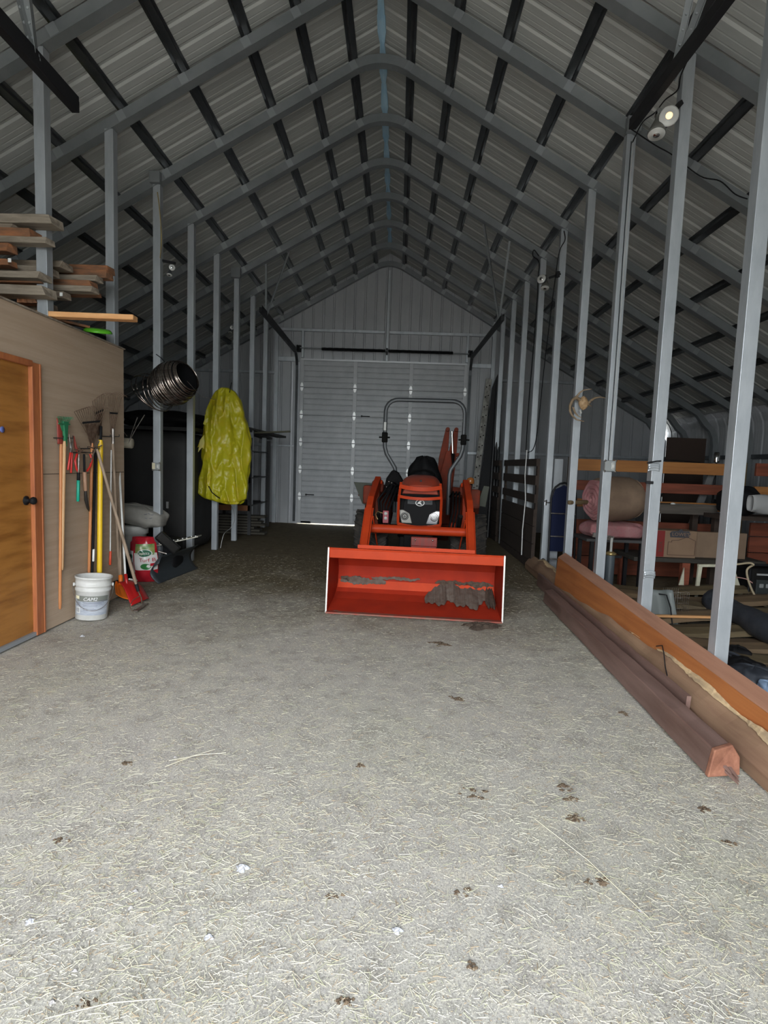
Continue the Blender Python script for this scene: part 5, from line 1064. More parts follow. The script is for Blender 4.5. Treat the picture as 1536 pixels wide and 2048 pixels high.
for x in (1.97, 2.35):
    m2 = MB(); m2.lathe([(.05, -.02), (.11, -.02), (.12, 0), (.11, .02), (.05, .02)], 20, o=(x, 7.18, .12), axis=(1, 0, 0)); m2.build('wheel', rub, t)
mb = MB(); mb.box((2.12, 6.75, .09), (.11, .1, .18)); mb.box((2.24, 6.8, .05), (.16, .14, .1)); mb.build('red_block', mat('brown_red', (.16, .05, .03), .8), label='small reddish brown block by the foot of the hand truck', cat='block')
# latch on the post, hanging white rod
p = PY(1092, 1005, FY(-5) - .05); mb = MB(); mb.box(p, (.02, .02, .07)); mb.tube([p + Vector((-.03, -.015, .03)), p + Vector((.0, -.02, 0)), p + Vector((.09, -.01, 0))], .007, 6); mb.build('door_latch', chrome, label='small bright latch on the post left of the hand truck', cat='latch')
mb = MB(); pts = [PY(1054, 900, 8.05), PY(1050, 950, 8.05), PY(1051, 1000, 8.05), PY(1045, 1060, 8.0), PY(1043, 1110, 7.95)]; mb.tube(pts, .008, 6); mb.build('hanging_rope', white, label='slack white cord hanging down in front of the nearer slatted stall side', cat='cord')
# outlet box and cables on the seventh-frame post
yb = FY(-7) - .045
def elbox(p, s_, lab, tan_=False):
    t = wthing('outlet_box', lab, 'outlet box', p)
    m2 = MB(); m2.box(p, (s_, .045, s_)); m2.build('box', mat('pressed_steel', (.40, .42, .42), .4, .6), t, bevel=.006)
    for sx_ in (-1, 1):
        for sz in (-1, 1):
            m2 = MB(); m2.lathe([(.010, 0), (.010, .006), (0, .008)], 8, o=Vector(p) + Vector((sx_ * s_ * .47, -.02, sz * s_ * .47)), axis=(0, -1, 0)); m2.build('corner_screw', steel, t)
    m2 = MB(); m2.box(Vector(p) + Vector((s_ * .22, -.026, 0)), (s_ * .30, .01, s_ * .62)); f = m2.build('receptacle', wht if not tan_ else tgrey, t, bevel=.006)
    for dz in (-.02, .02):
        for dx in (-.006, .006): m2 = MB(); m2.box(Vector(p) + Vector((s_ * .22 + dx, -.032, dz)), (.003, .002, .009)); m2.build('slot', blk, f)
    return t
elbox(PY(1219, 932, yb), .105, 'square steel outlet box with a white receptacle on the right-hand cable post')
t = elbox(PY(314, 933, FY(-6) - .05), .085, 'square steel switch box with a cream plate on the left row post')
m2 = MB(); q = PY(307, 932, FY(-6) - .075); m2.box(q, (.035, .01, .07)); m2.build('cream_plate', mat('cream_plate', (.55, .50, .36), .5), t, bevel=.003)
def run(name, pts, r, m_, lab, cat, sub=6):
    pp = [Vector(p) for p in pts]; sp = []
    for i in range(len(pp) - 1):
        p0, p1, p2, p3 = pp[max(i - 1, 0)], pp[i], pp[i + 1], pp[min(i + 2, len(pp) - 1)]
        for j in range(sub):
            u = j / sub; sp.append(.5 * ((2 * p1) + (p2 - p0) * u + (2 * p0 - 5 * p1 + 4 * p2 - p3) * u * u + (3 * p1 - p0 - 3 * p2 + p3) * u ** 3))
    sp.append(pp[-1]); mb = MB(); mb.tube(sp, r, 6); return mb.build(name, m_, label=lab, cat=cat)
for k, dx in enumerate((-.004, .012)):
    run('cable', [(XR + dx, yb - .002, 1.52), (XR + dx + .003, yb - .002, 2.6), (XR + dx - .002, yb - .002, 3.6), (XR + dx, yb - .002, 4.38)], .0035, blk if k == 0 else mat('grey_cable', (.5, .5, .5), .5), '%s cable running up the post above the square outlet box' % ('black' if k == 0 else 'light grey'), 'cable')
def jbox(i, X, lab, s_=.13):
    mb = MB(); mb.box((X, FY(i) - .07, rz(X) - .0), (s_, .06, s_)); mb.build('junction_box', raft, label=lab, cat='junction box', bevel=.006)
jbox(-7, XR + .0, 'square grey junction box on top of the cable post, right row'); jbox(-6, XL, 'square grey junction box on top of the left post with the switch box', .12); jbox(-3, XL, 'small grey junction box high on the left row, above the yellow plastic', .16)
run('cable', [(XL + .02, FY(-6) - .06, 4.30), (XL + .05, FY(-6) - .07, 4.1), (XL + .07, FY(-6) - .07, 3.8), (XL + .05, FY(-6) - .06, 3.6)], .005, mat('tan_cable', (.30, .22, .08), .6), 'tan cable curling down from the left junction box', 'cable')
run('cable', [PY(1265, 285, 5.22), PY(1285, 245, 5.0), PY(1310, 225, 4.8), PY(1330, 200, 4.6), PY(1355, 180, 4.3), PY(1362, 150, 4.2), PY(1385, 100, 4.2)], .005, blk, 'black cable looping from the right junction box up to the twin lamp', 'cable')
run('cable', [PY(1262, 258, 5.15), PY(1310, 290, 5.15), PY(1345, 310, 5.15), PY(1400, 352, 5.15), PY(1440, 362, 5.15), PY(1470, 388, 5.15), PY(1495, 398, 5.15)], .005, blk, 'black cable stapled along the rafter right of the junction box', 'cable')
run('cable', [PY(1128, 462, 7.18), PY(1130, 480, 7.15), PY(1120, 500, 7.12), PY(1112, 545, 7.15), PY(1090, 720, 7.15), PY(1072, 880, 7.15), PY(1056, 905, 7.6)], .006, blk, 'long black cable dropping from the rafter beside the post with the smaller lamp', 'cable')
run('cable', [PY(1078, 512, 8.1), PY(1068, 500, 8.1), PY(1066, 512, 8.1), PY(1078, 525, 8.1), PY(1076, 560, 8.1), PY(1073, 620, 8.1), PY(1058, 800, 8.1), PY(1052, 900, 8.05)], .007, blk, 'black coiled cable hanging beside the smaller right lamp', 'cable')
run('black_strap', [PY(1294, 926, 4.2), PY(1310, 923, 4.19), PY(1322, 922, 4.25), PY(1350, 921, 5.5), PY(1400, 925, 6.5)], .006, blk, 'thin black cord tied around the dented post', 'cord')
p = PY(1299, 965, FY(-8) - .05); mb = MB(); mb.box(p, (.055, .02, .022)); mb.build('clamp', dark, label='small dark clamp on the dented post', cat='clamp', bevel=.003)
for k, (px, py) in enumerate(((1307, 936), (1298, 1150))):
    p = PY(px, py, FY(-8) - .042); m2 = MB(); m2.grid(lambda u, v: p + Vector(((u - .5) * .088, -.006 - .012 * math.exp(-((v - .5) * 6) ** 2) * (1 - .4 * u), (v - .5) * .055 + .01 * math.sin(u * 3))), 8, 12); m2.build('dent', galv, posts['R', -8], solid=.003)
# lamps
bulb = bpy.data.materials.new('warm_bulb'); bulb.use_nodes = True; _b = bulb.node_tree.nodes['Principled BSDF']; _b.inputs['Base Color'].default_value = (.9, .8, .65, 1); _b.inputs['Emission Color'].default_value = (1, .62, .32, 1); _b.inputs['Emission Strength'].default_value = .9
glass = mat('frosted_lens', (.50, .50, .48), .3, .1)
def flood(t, c, d, s_, lit=False, m_=None):
    c = Vector(c); d = Vector(d).normalized(); m2 = MB(); m2.lathe([(.018 * s_, -.16 * s_), (.02 * s_, -.12 * s_), (.032 * s_, -.09 * s_), (.058 * s_, -.02 * s_), (.062 * s_, 0), (.058 * s_, .004 * s_)], 28, o=c, axis=d, cap=False); h = m2.build('lamp_shade', m_ or tgrey, t)
    m2 = MB(); m2.lathe([(.060 * s_, .002), (.050 * s_, .010 * s_), (.024 * s_, .008 * s_), (.022 * s_, .012 * s_)], 28, o=c, axis=d, cap=False); m2.build('lens', glass, h)
    m2 = MB(); m2.lathe([(.023 * s_, .006), (.014 * s_, .012 * s_), (0, .014 * s_)], 20, o=c, axis=d, cap=False); m2.build('bulb_face', bulb if lit else chrome, h)
    m2 = MB(); m2.lathe([(.02 * s_, -.2 * s_), (.024 * s_, -.15 * s_)], 14, o=c, axis=d); m2.build('socket', chrome if not lit else dark, h)
ya = FY(-8) - .10
t = wthing('flood_lamp', 'twin flood lamp with one warm glowing bulb, on the second nearest right post', 'lamp', PY(1345, 245, ya))
flood(t, PY(1338, 232, ya - .05), (-.35, -1, -.28), 1.05, True, mat('white_shade', (.5, .5, .48), .5)); flood(t, PY(1313, 268, ya), (-.12, -.25, -1), 1.0, False, mat('tinted_glass', (.10, .10, .09), .25))
m2 = MB(); m2.beam(PY(1362, 205, FY(-8) - .03), PY(1345, 225, ya + .03), .03, .03); m2.tube([PY(1350, 215, ya + .04), PY(1335, 240, ya + .06), PY(1318, 248, ya + .03)], .012, 6); m2.build('bracket', dark, t)
ya = FY(-5) - .03
t = wthing('flood_lamp', 'small twin flood lamp facing left, beside the fifth right post', 'lamp', PY(1090, 560, ya))
flood(t, PY(1083, 558, ya - .06), (-.75, -1, .1), .95, False); flood(t, PY(1090, 576, ya - .02), (-.1, -.3, -1), .9, False, mat('tinted_glass', (.10, .10, .09), .25))
m2 = MB(); m2.beam(PY(1121, 548, ya), PY(1098, 556, ya), .025, .025); m2.box(PY(1116, 549, ya - .01), (.04, .04, .07)); m2.build('bracket', dark, t)
for nm, px, py, i in (('beside the left post that carries the switch box', 344, 535, -6), ('far back on the left row, above the yellow plastic', 464, 655, -3)):
    Y = FY(i) - .02; t = wthing('flood_lamp', 'tiny twin flood lamp ' + nm, 'lamp', PY(px, py, Y)); c = PY(px, py, Y)
    flood(t, c, (.6, -1, -.1), .55); flood(t, c + Vector((-.03, 0, -.08)), (0, -.4, -1), .5); m2 = MB(); m2.beam(c + Vector((.02, .04, .06)), Vector((XL + .03, Y + .05, c.z + .09)), .025, .025); m2.build('bracket', dark, t)
# antlers
am = mat('antler', (.20, .135, .08), .6, 0, (.34, .25, .16), (20, 20, 20), .8); bone = mat('skull_bone', (.50, .34, .19), .6, 0, (.30, .17, .08), (30, 30, 30), .8)
c0 = PY(1167, 800, 6.12)
t = wthing('deer_antlers', 'pair of deer antlers with a piece of skull, tied to a right row post', 'antlers', c0)
def at_(px, py, y=6.10): return PY(px, py, y)
def tine(pts, r):
    pp = [at_(*p) for p in pts]; m2 = MB(); m2.tube(pp, [r * (1 - .75 * i / (len(pp) - 1)) for i in range(len(pp))], 8); return m2.build('antler', am, t)
tine(((1160, 800, 6.1), (1152, 795, 6.08), (1145, 800, 6.06), (1140, 812, 6.04), (1140, 822, 6.02), (1145, 832, 6.0), (1153, 839, 5.98), (1168, 843, 5.96)), .022)
tine(((1146, 815, 6.05), (1150, 825, 6.02), (1156, 832, 6.0), (1164, 836, 5.98)), .013)
tine(((1152, 795, 6.08), (1160, 785, 6.05), (1168, 780, 6.03), (1184, 778, 6.0)), .013)
tine(((1176, 808, 6.1), (1182, 801, 6.08), (1190, 796, 6.05), (1200, 794, 6.02), (1212, 796, 5.98)), .018)
tine(((1175, 808, 6.08), (1180, 811, 6.05), (1184, 813, 6.02)), .009)
m2 = MB(); rr = random.Random(5); m2.grid(lambda u, v: at_(1167, 806, 6.10) + Vector((math.cos(2 * PI * u) * .055 * math.sin(PI * v) ** .6, math.sin(2 * PI * u) * .04 * math.sin(PI * v) ** .6, (v - .5) * .14 + .01 * math.sin(6 * u * PI))), 18, 10, closed_u=True); m2.build('skull_piece', bone, t)
m2 = MB(); m2.tube([at_(1160, 820, 6.1), at_(1162, 826, 6.12)], .015, 6); m2.build('wrapped_tie', wht, t)
# ================================================================== left row and back left
# coil of steel banding
band = mat('banding_steel', (.16, .12, .10), .22, .9, (.35, .31, .28), (4, 30, 30), .9); 
cc = PY(347, 767, 6.05); t = wthing('banding_coil', 'big drum-shaped coil of shiny dark steel banding hanging on the left posts', 'coil', cc)
axn = Vector((.88, -.30, .36)).normalized(); ex_, _, ez_ = frame_from(axn); rr = random.Random(2)
m2 = MB(); n = 26
for k in range(n):
    u = k / (n - 1); off = (u - .5) * .40; rad = .235 * (1 - .30 * abs(2 * u - 1) ** 2.2) * (1 + rr.uniform(-.015, .015)); w_ = .011; tl1, tl2 = rr.uniform(-.012, .012), rr.uniform(-.012, .012); q = []
    N_ = 48
    for j in range(N_):
        a = 2 * PI * j / N_; d = ex_ * math.cos(a) + ez_ * math.sin(a); wob = tl1 * math.cos(a) + tl2 * math.sin(a)
        q += [cc + axn * (off + wob - w_) + d * rad, cc + axn * (off + wob + w_) + d * (rad + .004 * (1 if u < .5 else -1))]
    m2.add(q, [(2 * j, 2 * ((j + 1) % N_), 2 * ((j + 1) % N_) + 1, 2 * j + 1) for j in range(N_)], True)
m2.build('coil_rings', band, t, solid=.002, fix=False)
m2 = MB(); m2.lathe([(.15, -.19), (.205, -.1), (.222, 0), (.205, .1), (.155, .19)], 40, o=cc, axis=axn, cap=False); m2.build('inner_winding', blk, t)
for k in range(5):
    m2 = MB(); a = rr.uniform(0, 6); b = rr.uniform(-.12, .12); d1 = ex_ * math.cos(a) + ez_ * math.sin(a); cx_ = cc + axn * (-.15 - .03 * k) + Vector((-.01 * k, 0, -.01)); rad = .2 + .012 * k; ax2 = (axn + Vector((rr.uniform(-.3, .3), 0, rr.uniform(-.3, .3)))).normalized(); e1, _, e3 = frame_from(ax2)
    q = [];
    for j in range(49):
        aa = 2 * PI * j / 48; d = e1 * math.cos(aa) + e3 * math.sin(aa); q += [cx_ + d * rad - ax2 * .008, cx_ + d * rad + ax2 * .008]
    m2.add(q, [(2 * j, 2 * j + 2, 2 * j + 3, 2 * j + 1) for j in range(48)], True); m2.build('loose_band', band, t, solid=.0015, fix=False)
m2 = MB(); m2.tube([cc + Vector((-.05, 0, .18)), (XL + .06, FY(-6) - .05, cc.z + .3), (XL, FY(-6) - .05, cc.z + .34)], .005, 6); m2.build('hanging_wire', dark, t)
m2 = MB(); m2.tube([cc + axn * .2 + Vector((0, 0, -.05)), cc + Vector((.27, .1, -.12)), cc + Vector((.38, .3, -.13))], .003, 5); m2.build('loose_end', steel, t)
# yellow plastic
ylw = mat('yellow_plastic', (.42, .385, .012), .40, 0, (.50, .36, .015), (4, 4, 4), .9, .5, (22, 22, 14), ramp=(.5, .75))
rows = [(776, 440, 458), (783, 432, 470), (800, 421, 481), (825, 413, 488), (850, 410, 494), (875, 405, 501), (900, 405, 502), (925, 406, 500), (950, 401, 497), (970, 398, 496), (985, 396, 494), (997, 412, 492), (1005, 440, 484), (1008, 455, 478)]
t = wthing('yellow_tarp', 'torn yellow plastic sack-shaped cover hanging in front of the left row posts', 'plastic cover', PY(450, 1008, 7.95))
YT = 7.98
from mathutils import noise as mn
def yt(u, v):
    f = v * (len(rows) - 1); i = min(int(f), len(rows) - 2); w_ = f - i
    py, xl, xr = [rows[i][k] * (1 - w_) + rows[i + 1][k] * w_ for k in range(3)]
    a = 2 * PI * u; c_ = math.cos(a); px = (xl + xr) / 2 - (xr - xl) / 2 * c_; th = .13 * min(1, v * 4 + .3) * (1 if v < .9 else .75)
    p0 = PY(px, py, YT); sgn = 1 if math.sin(a) >= 0 else -1; s_ = abs(math.sin(a)) ** .6
    # hanging folds: sharp ridges running down and slightly outwards, plus small crumples
    q = Vector((p0.x * 7 + .9 * (p0.z - 1.6) * (p0.x + 2.5), sgn * 3, p0.z * 1.5)); r1 = 1 - abs(mn.noise(q)) * 2.6; q2 = Vector((p0.x * 10, 7 + sgn, p0.z * 7)); r2 = 1 - abs(mn.noise(q2)) * 2.4; r3 = 1 - abs(mn.noise(Vector((p0.x * 24 + 5 * p0.z, 3, p0.z * 20)))) * 2.4
    fold = .065 * (r1 - .5) * min(1, v * 4) + .016 * (r2 - .5) + .006 * (r3 - .5)
    edge = .02 * mn.noise(Vector((sgn * 5, 2, p0.z * 6))) * abs(c_) ** 6
    return p0 + Vector((edge * (1 if c_ < 0 else -1) + .25 * fold * c_, -sgn * (s_ * th + fold * s_), .1 * fold))
m2 = MB(); m2.grid(yt, 200, 150, closed_u=True); m2.add([yt(i / 200, 0) for i in range(200)], [tuple(range(200))]); m2.add([yt(i / 200, 1) for i in range(200)], [tuple(range(200))]); yo = m2.build('plastic_cover', ylw, t)
m2 = MB(); m2.add([PY(408, 870, 7.9), PY(400, 880, 7.88), PY(395, 895, 7.87), PY(398, 893, 7.87), PY(396, 905, 7.86), PY(404, 895, 7.88), PY(410, 900, 7.9), PY(412, 880, 7.9)], [(0, 1, 2, 3, 4, 5, 6, 7)]); m2.build('torn_flap', ylw, t, solid=.004)
m2 = MB(); m2.add([PY(410, 828, 7.9), PY(409, 840, 7.88), PY(406, 848, 7.87), PY(414, 852, 7.9), PY(418, 835, 7.9)], [(0, 1, 2, 3, 4)]); m2.build('torn_flap', ylw, t, solid=.004)
m2 = MB(); m2.tube([PY(417, 972, 7.83), PY(424, 985, 7.82), PY(434, 993, 7.82), PY(442, 998, 7.83)], .007, 6); m2.tube([PY(459, 785, 7.9), PY(461, 775, 7.92), PY(463, 765, 7.95)], .006, 6); m2.build('black_strap', blk, t)
run('cable', [PY(462, 1008, 8.05), PY(470, 1035, 8.6), PY(462, 1055, 8.9), PY(448, 1068, 8.3), (XL + .1, 8.2, .03)], .004, wht, 'thin pale wire trailing from the yellow plastic to the floor', 'wire')
# big dark covered stack and other things in the dark left
dk = mat('dark_cover', (.012, .012, .013), .7, 0, (.022, .021, .02), (3, 3, 3), .7, .3, (5, 5, 5))
pillow('covered_stack', (-3.72, 8.15, .88), 1.55, 1.1, 1.76, dk, seed=51, p=9, wob=.006, label='big dark covered stack behind the left row of posts', cat='covered stack')
mb = MB(); mb.box((-3.75, 8.2, 1.80), (1.7, 1.0, .05)); mb.build('stack_board', dk, label='dark sheet lying on top of the big covered stack', cat='sheet')
pillow('dark_bundle', (-3.5, 8.1, 1.94), 1.2, .7, .26, blk, seed=52, p=3, wob=.05, label='dark crumpled bundle on top of the covered stack', cat='bundle')
mb = MB(); mb.box((-4.9, 7.0, .45), (1.3, .8, .9)); mb.build('dark_crate', dk, label='dark crate at far left behind the shed corner', cat='crate', bevel=.02)
p = PY(335, 1010, 7.3); mb = MB(); mb.box(p, (.03, .02, .09)); mb.build('paper_tag', mat('dim_tag', (.25, .25, .25), .7), label='small pale tag on the dark covered stack', cat='tag')
pillow('grey_sack', (-3.03, 6.32, .70), .62, .40, .24, mat('grey_sack', (.30, .29, .26), .75, 0, (.22, .21, .19), (5, 5, 5), .8, .5, (10, 10, 10)), rz_=-.15, tilt_=.16, seed=61, p=3.2, wob=.03, label='full grey-green feed sack lying on the white bucket', cat='sack')
gs = [o for o in C.objects if o.name.startswith('grey_sack')][0]
m2 = MB()
for k, (x, z, l) in enumerate(((288, 1029, 8), (296, 1027, 5), (302, 1030, 8), (290, 1036, 6), (299, 1037, 7), (284, 1034, 4))):
    q = PY(x, z, 6.115); m2.beam(q, q + Vector((l * .004, .004, .006 * (-1) ** k)), .004, .006, up=(0, 1, 0))
m2.build('stencil_marks', ink, gs)
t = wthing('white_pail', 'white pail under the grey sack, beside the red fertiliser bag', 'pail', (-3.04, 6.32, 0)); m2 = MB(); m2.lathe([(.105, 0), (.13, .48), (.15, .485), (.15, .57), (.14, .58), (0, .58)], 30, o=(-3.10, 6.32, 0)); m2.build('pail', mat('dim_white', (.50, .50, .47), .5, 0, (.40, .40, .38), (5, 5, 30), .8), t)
pillow('black_boots', (-2.98, 6.05, .14), .24, .30, .28, blk, seed=71, p=2.5, label='black rubber lump between the white pail and the fertiliser bag', cat='boots')
pillow('black_tub', (-2.78, 6.45, .22), .34, .34, .44, blk, seed=72, p=5, wob=.004, label='black tub hidden behind the fertiliser bag', cat='tub')
# fertiliser bag: pillow with printed fields as curved patches
fbx, fby = -2.80, 5.95; FW, FH, FD = .30, .50, .11; fyaw = .12
redbag = mat('red_bag', (.42, .015, .025), .25, 0, (.30, .01, .02), (8, 8, 8), .6); whb = mat('white_bag', (.62, .60, .58), .3); gnb = mat('green_bag', (.04, .20, .05), .3, 0, (.30, .28, .10), (16, 16, 16), .9)
t = wthing('fertiliser_bag', 'red, white and green plastic lawn fertiliser bag standing by the left row', 'fertiliser bag', (fbx, fby, 0))
def fb(u, v, lift=0.0):   # u across front -1..1, v height 0..1
    bulge = FD * (1 - abs(u) ** 2.5) * (math.sin(PI * min(1, max(0, .06 + .88 * v))) ** .5); wv = .006 * math.sin(7 * u + 11 * v) + .005 * math.sin(17 * v - 4 * u)
    wdt = FW / 2 * (.86 + .14 * math.sin(PI * v) - (.10 if v > .9 else 0)); lean = .10 * v * FH
    p = Vector((u * wdt - lean * .5, -bulge - wv - lift, v * FH)); return Vector((fbx, fby, 0)) + Matrix.Rotation(fyaw, 3, 'Z') @ p
def fbk(u, v):
    p = fb(u, v); c_ = Vector((fbx, fby, 0)); q = Matrix.Rotation(-fyaw, 3, 'Z') @ (p - c_); q.y = abs(q.y) * .8; return c_ + Matrix.Rotation(fyaw, 3, 'Z') @ q
m2 = MB(); m2.grid(lambda a, b: fb(2 * a - 1, b), 24, 24); m2.grid(lambda a, b: fbk(2 * a - 1, b), 24, 24); fbag = m2.build('bag', redbag, t)
def fpatch(name, m_, u0, u1, v0, v1, lift=.002, fn=None, parent=None):
    m2 = MB(); m2.grid(lambda a, b: fb(u0 + (u1 - u0) * a, v0 + (v1 - v0) * b, lift), 14, 10); return m2.build(name, m_, parent or fbag)
fpatch('white_field', whb, -.50, .98, .28, .66); fpatch('white_field', whb, -.95, -.58, .22, .70); fpatch('green_field', gnb, -.42, .9, .62, .86)
def foval(name, m_, uc, vc, ru, rv, lift):
    m2 = MB(); m2.add([fb(uc, vc, lift)] + [fb(uc + ru * math.cos(2 * PI * k / 24), vc + rv * math.sin(2 * PI * k / 24), lift) for k in range(24)], [(0, 1 + k, 1 + (k + 1) % 24) for k in range(24)]); return m2.build(name, m_, fbag)
foval('logo_oval_rim', whb, .25, .66, .50, .085, .0045); foval('logo_oval', mat('dark_green_print', (.01, .10, .05), .3), .25, .66, .46, .072, .006); foval('green_blob', mat('grass_print', (.03, .16, .04), .4), .30, .36, .36, .07, .0045); foval('side_oval', mat('dark_green_print', (.01, .10, .05), .3), -.78, .58, .14, .05, .0045)
def ftext(txt, size, u, v, m_, lift, name):
    q = MB(); q.text(txt, (0, 0, 0), (1, 0, 0), (0, 0, 1), size, .0003); m2 = MB(); m2.add([fb(u + p.x / (FW / 2), v + p.z / FH, lift - p.y) for p in q.v], q.f); m2.build(name, m_, fbag)
ftext('Scotts', .046, -.17, .63, whb, .008, 'logo_lettering'); ftext('Turf B', .058, -.10, .47, mat('red_print_bag', (.42, .015, .03), .4), .005, 'product_lettering')
fpatch('red_block', mat('red_print_bag', (.42, .015, .03), .4), .60, .95, .37, .43, .004); fpatch('small_print', mat('red_print_bag', (.42, .015, .03), .4), -.88, -.66, .30, .44, .004); fpatch('price_label', whb, -.86, -.62, .06, .11, .003)
# steel blade with perforated bracket (implement)
t = wthing('grader_blade', 'dark curved implement blade with a perforated bright bracket, foot of the left posts', 'implement blade', (-2.5, 6.3, 0))
m2 = MB()
a0_, b0_ = Vector((-2.60, 5.84, 0)), Vector((-2.50, 6.75, 0)); dd = (b0_ - a0_); nn = Vector((dd.y, -dd.x, 0)).normalized()
m2.grid(lambda u, v: a0_ + dd * u + nn * (-.10 * (1 - (2 * v - 1) ** 2)) + Vector((0, 0, .30 * v * (1 if u > .06 else .75 + 4 * u))), 16, 10); m2.build('mouldboard', mat('blade_grey', (.035, .042, .048), .5, .2), t, solid=.008)
m2 = MB(); m2.prism([(0, 0), (.52, .02), (.56, .06), (.44, .10), (.10, .09), (0, .05)], (0, 0, 1), .012, o=(-2.76, 6.10, .37), U=(.86, .25, .20), W=(-.2, .9, .1)); pb = m2.build('perforated_bracket', mat('spotted_steel', (.16, .15, .12), .4, .6, (.28, .27, .23), (30, 30, 30), .8), t)
for k in range(9):
    q = Vector((-2.76, 6.10, .384)) + Vector((.86, .25, .20)) * (.05 + .055 * k) + Vector((-.2, .9, .1)) * (.03 + .03 * (k % 2)); m2 = MB(); m2.lathe([(.009, 0), (.009, .006), (0, .008)], 8, o=q, axis=(-.1, -.2, 1)); m2.build('bright_bolt', white, pb)
m2 = MB(); m2.beam((-2.70, 6.05, .52), (-2.52, 6.15, .32), .08, .12); m2.build('tube_mount', mat('gloss_black', (.01, .01, .01), .12), t, bevel=.02, seg=2)
m2 = MB(); m2.tube([(-2.80, 6.0, .22), (-2.72, 6.02, .34), (-2.60, 6.05, .30)], .012, 6); m2.build('bent_rod', steel, t)
# lumber rack at back left
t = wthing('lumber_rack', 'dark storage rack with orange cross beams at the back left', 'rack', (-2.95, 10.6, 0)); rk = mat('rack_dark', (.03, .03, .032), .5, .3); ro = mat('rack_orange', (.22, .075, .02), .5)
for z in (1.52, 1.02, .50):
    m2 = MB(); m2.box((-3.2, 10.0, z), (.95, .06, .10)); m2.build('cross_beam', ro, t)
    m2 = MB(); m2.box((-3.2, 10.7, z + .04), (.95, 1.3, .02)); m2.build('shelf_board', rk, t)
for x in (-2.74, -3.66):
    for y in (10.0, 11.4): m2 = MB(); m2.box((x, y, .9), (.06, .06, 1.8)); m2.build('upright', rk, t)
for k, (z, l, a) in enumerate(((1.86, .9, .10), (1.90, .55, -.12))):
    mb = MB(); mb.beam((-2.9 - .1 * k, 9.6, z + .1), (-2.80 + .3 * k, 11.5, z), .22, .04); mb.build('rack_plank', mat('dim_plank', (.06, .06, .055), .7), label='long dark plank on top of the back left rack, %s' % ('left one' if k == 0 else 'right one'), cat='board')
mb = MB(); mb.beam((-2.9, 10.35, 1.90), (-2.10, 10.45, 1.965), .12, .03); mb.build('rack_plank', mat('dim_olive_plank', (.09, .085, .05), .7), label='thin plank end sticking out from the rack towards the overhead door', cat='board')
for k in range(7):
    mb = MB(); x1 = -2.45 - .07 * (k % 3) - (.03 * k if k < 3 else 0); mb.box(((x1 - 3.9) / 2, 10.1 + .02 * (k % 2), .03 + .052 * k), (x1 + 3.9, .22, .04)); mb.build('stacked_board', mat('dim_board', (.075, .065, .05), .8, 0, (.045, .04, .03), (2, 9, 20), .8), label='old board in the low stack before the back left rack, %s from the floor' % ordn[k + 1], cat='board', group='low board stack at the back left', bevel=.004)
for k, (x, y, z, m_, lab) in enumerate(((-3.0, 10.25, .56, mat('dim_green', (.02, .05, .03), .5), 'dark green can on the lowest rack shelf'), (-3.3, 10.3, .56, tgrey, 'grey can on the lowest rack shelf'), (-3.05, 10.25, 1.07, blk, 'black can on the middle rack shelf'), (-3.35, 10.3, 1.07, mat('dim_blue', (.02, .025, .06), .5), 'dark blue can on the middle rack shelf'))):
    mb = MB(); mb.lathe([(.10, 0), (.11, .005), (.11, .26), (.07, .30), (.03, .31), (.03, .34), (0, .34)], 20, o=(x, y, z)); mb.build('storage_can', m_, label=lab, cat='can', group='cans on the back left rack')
# firewood / chain pile by the rear wheel, right
# ================================================================== floor litter
def lump(name, px, py, rx_, ry_, h_, m_, lab, cat, seed, group=None):
    p = G(px, py); rr = random.Random(seed); ph = [rr.uniform(0, 6) for _ in range(5)]; mb = MB()
    def f(u, v):
        a = 2 * PI * u; r_ = v * (1 + .22 * math.sin(3 * a + ph[0]) + .16 * math.sin(5 * a + ph[1]) + .1 * math.sin(9 * a + ph[2])); z = h_ * (1 - v ** 1.6) * (1 + .3 * math.sin(9 * v + 4 * a + ph[3])) + gz(p.x, p.y) - .001
        return Vector((p.x + math.cos(a) * r_ * rx_, p.y + math.sin(a) * r_ * ry_, z))
    if name == 'dung_spot':
        px_, py_ = p.x, p.y
        for k in range(9):
            a = rr.uniform(0, 6.3); d = rr.random() ** .7; s_ = rr.uniform(.18, .5) * (1.25 - d * .6); cx, cy = px_ + math.cos(a) * d * rx_ * 1.2, py_ + math.sin(a) * d * ry_ * 1.2; ph = [rr.uniform(0, 6) for _ in range(5)]
            mb.grid(lambda u, v: Vector((cx + (f(u, v).x - px_) * s_, cy + (f(u, v).y - py_) * s_, gz(cx, cy) - .001 + (f(u, v).z - gz(px_, py_) + .001) * min(1, s_ + .3))), 16, 6, closed_u=True)
        return mb.build(name, m_, label=lab, cat=cat, group=group)
    mb.grid(f, 28, 8, closed_u=True); return mb.build(name, m_, label=lab, cat=cat, group=group)
dung = mat('dry_dung', (.07, .045, .028), .95, 0, (.15, .105, .065), (60, 60, 60), .8, .8, (120, 120, 120)); soil = mat('dark_soil', (.05, .035, .025), .95, 0, (.10, .07, .05), (40, 40, 40), .8, .9, (90, 90, 90))
lump('soil_pile', 962, 1250, .17, .10, .035, soil, 'dark soil pile at the right foot of the loader bucket', 'soil', 1)
lump('soil_pile', 672, 1224, .16, .05, .02, soil, 'thin dark soil streak at the left foot of the loader bucket', 'soil', 2)
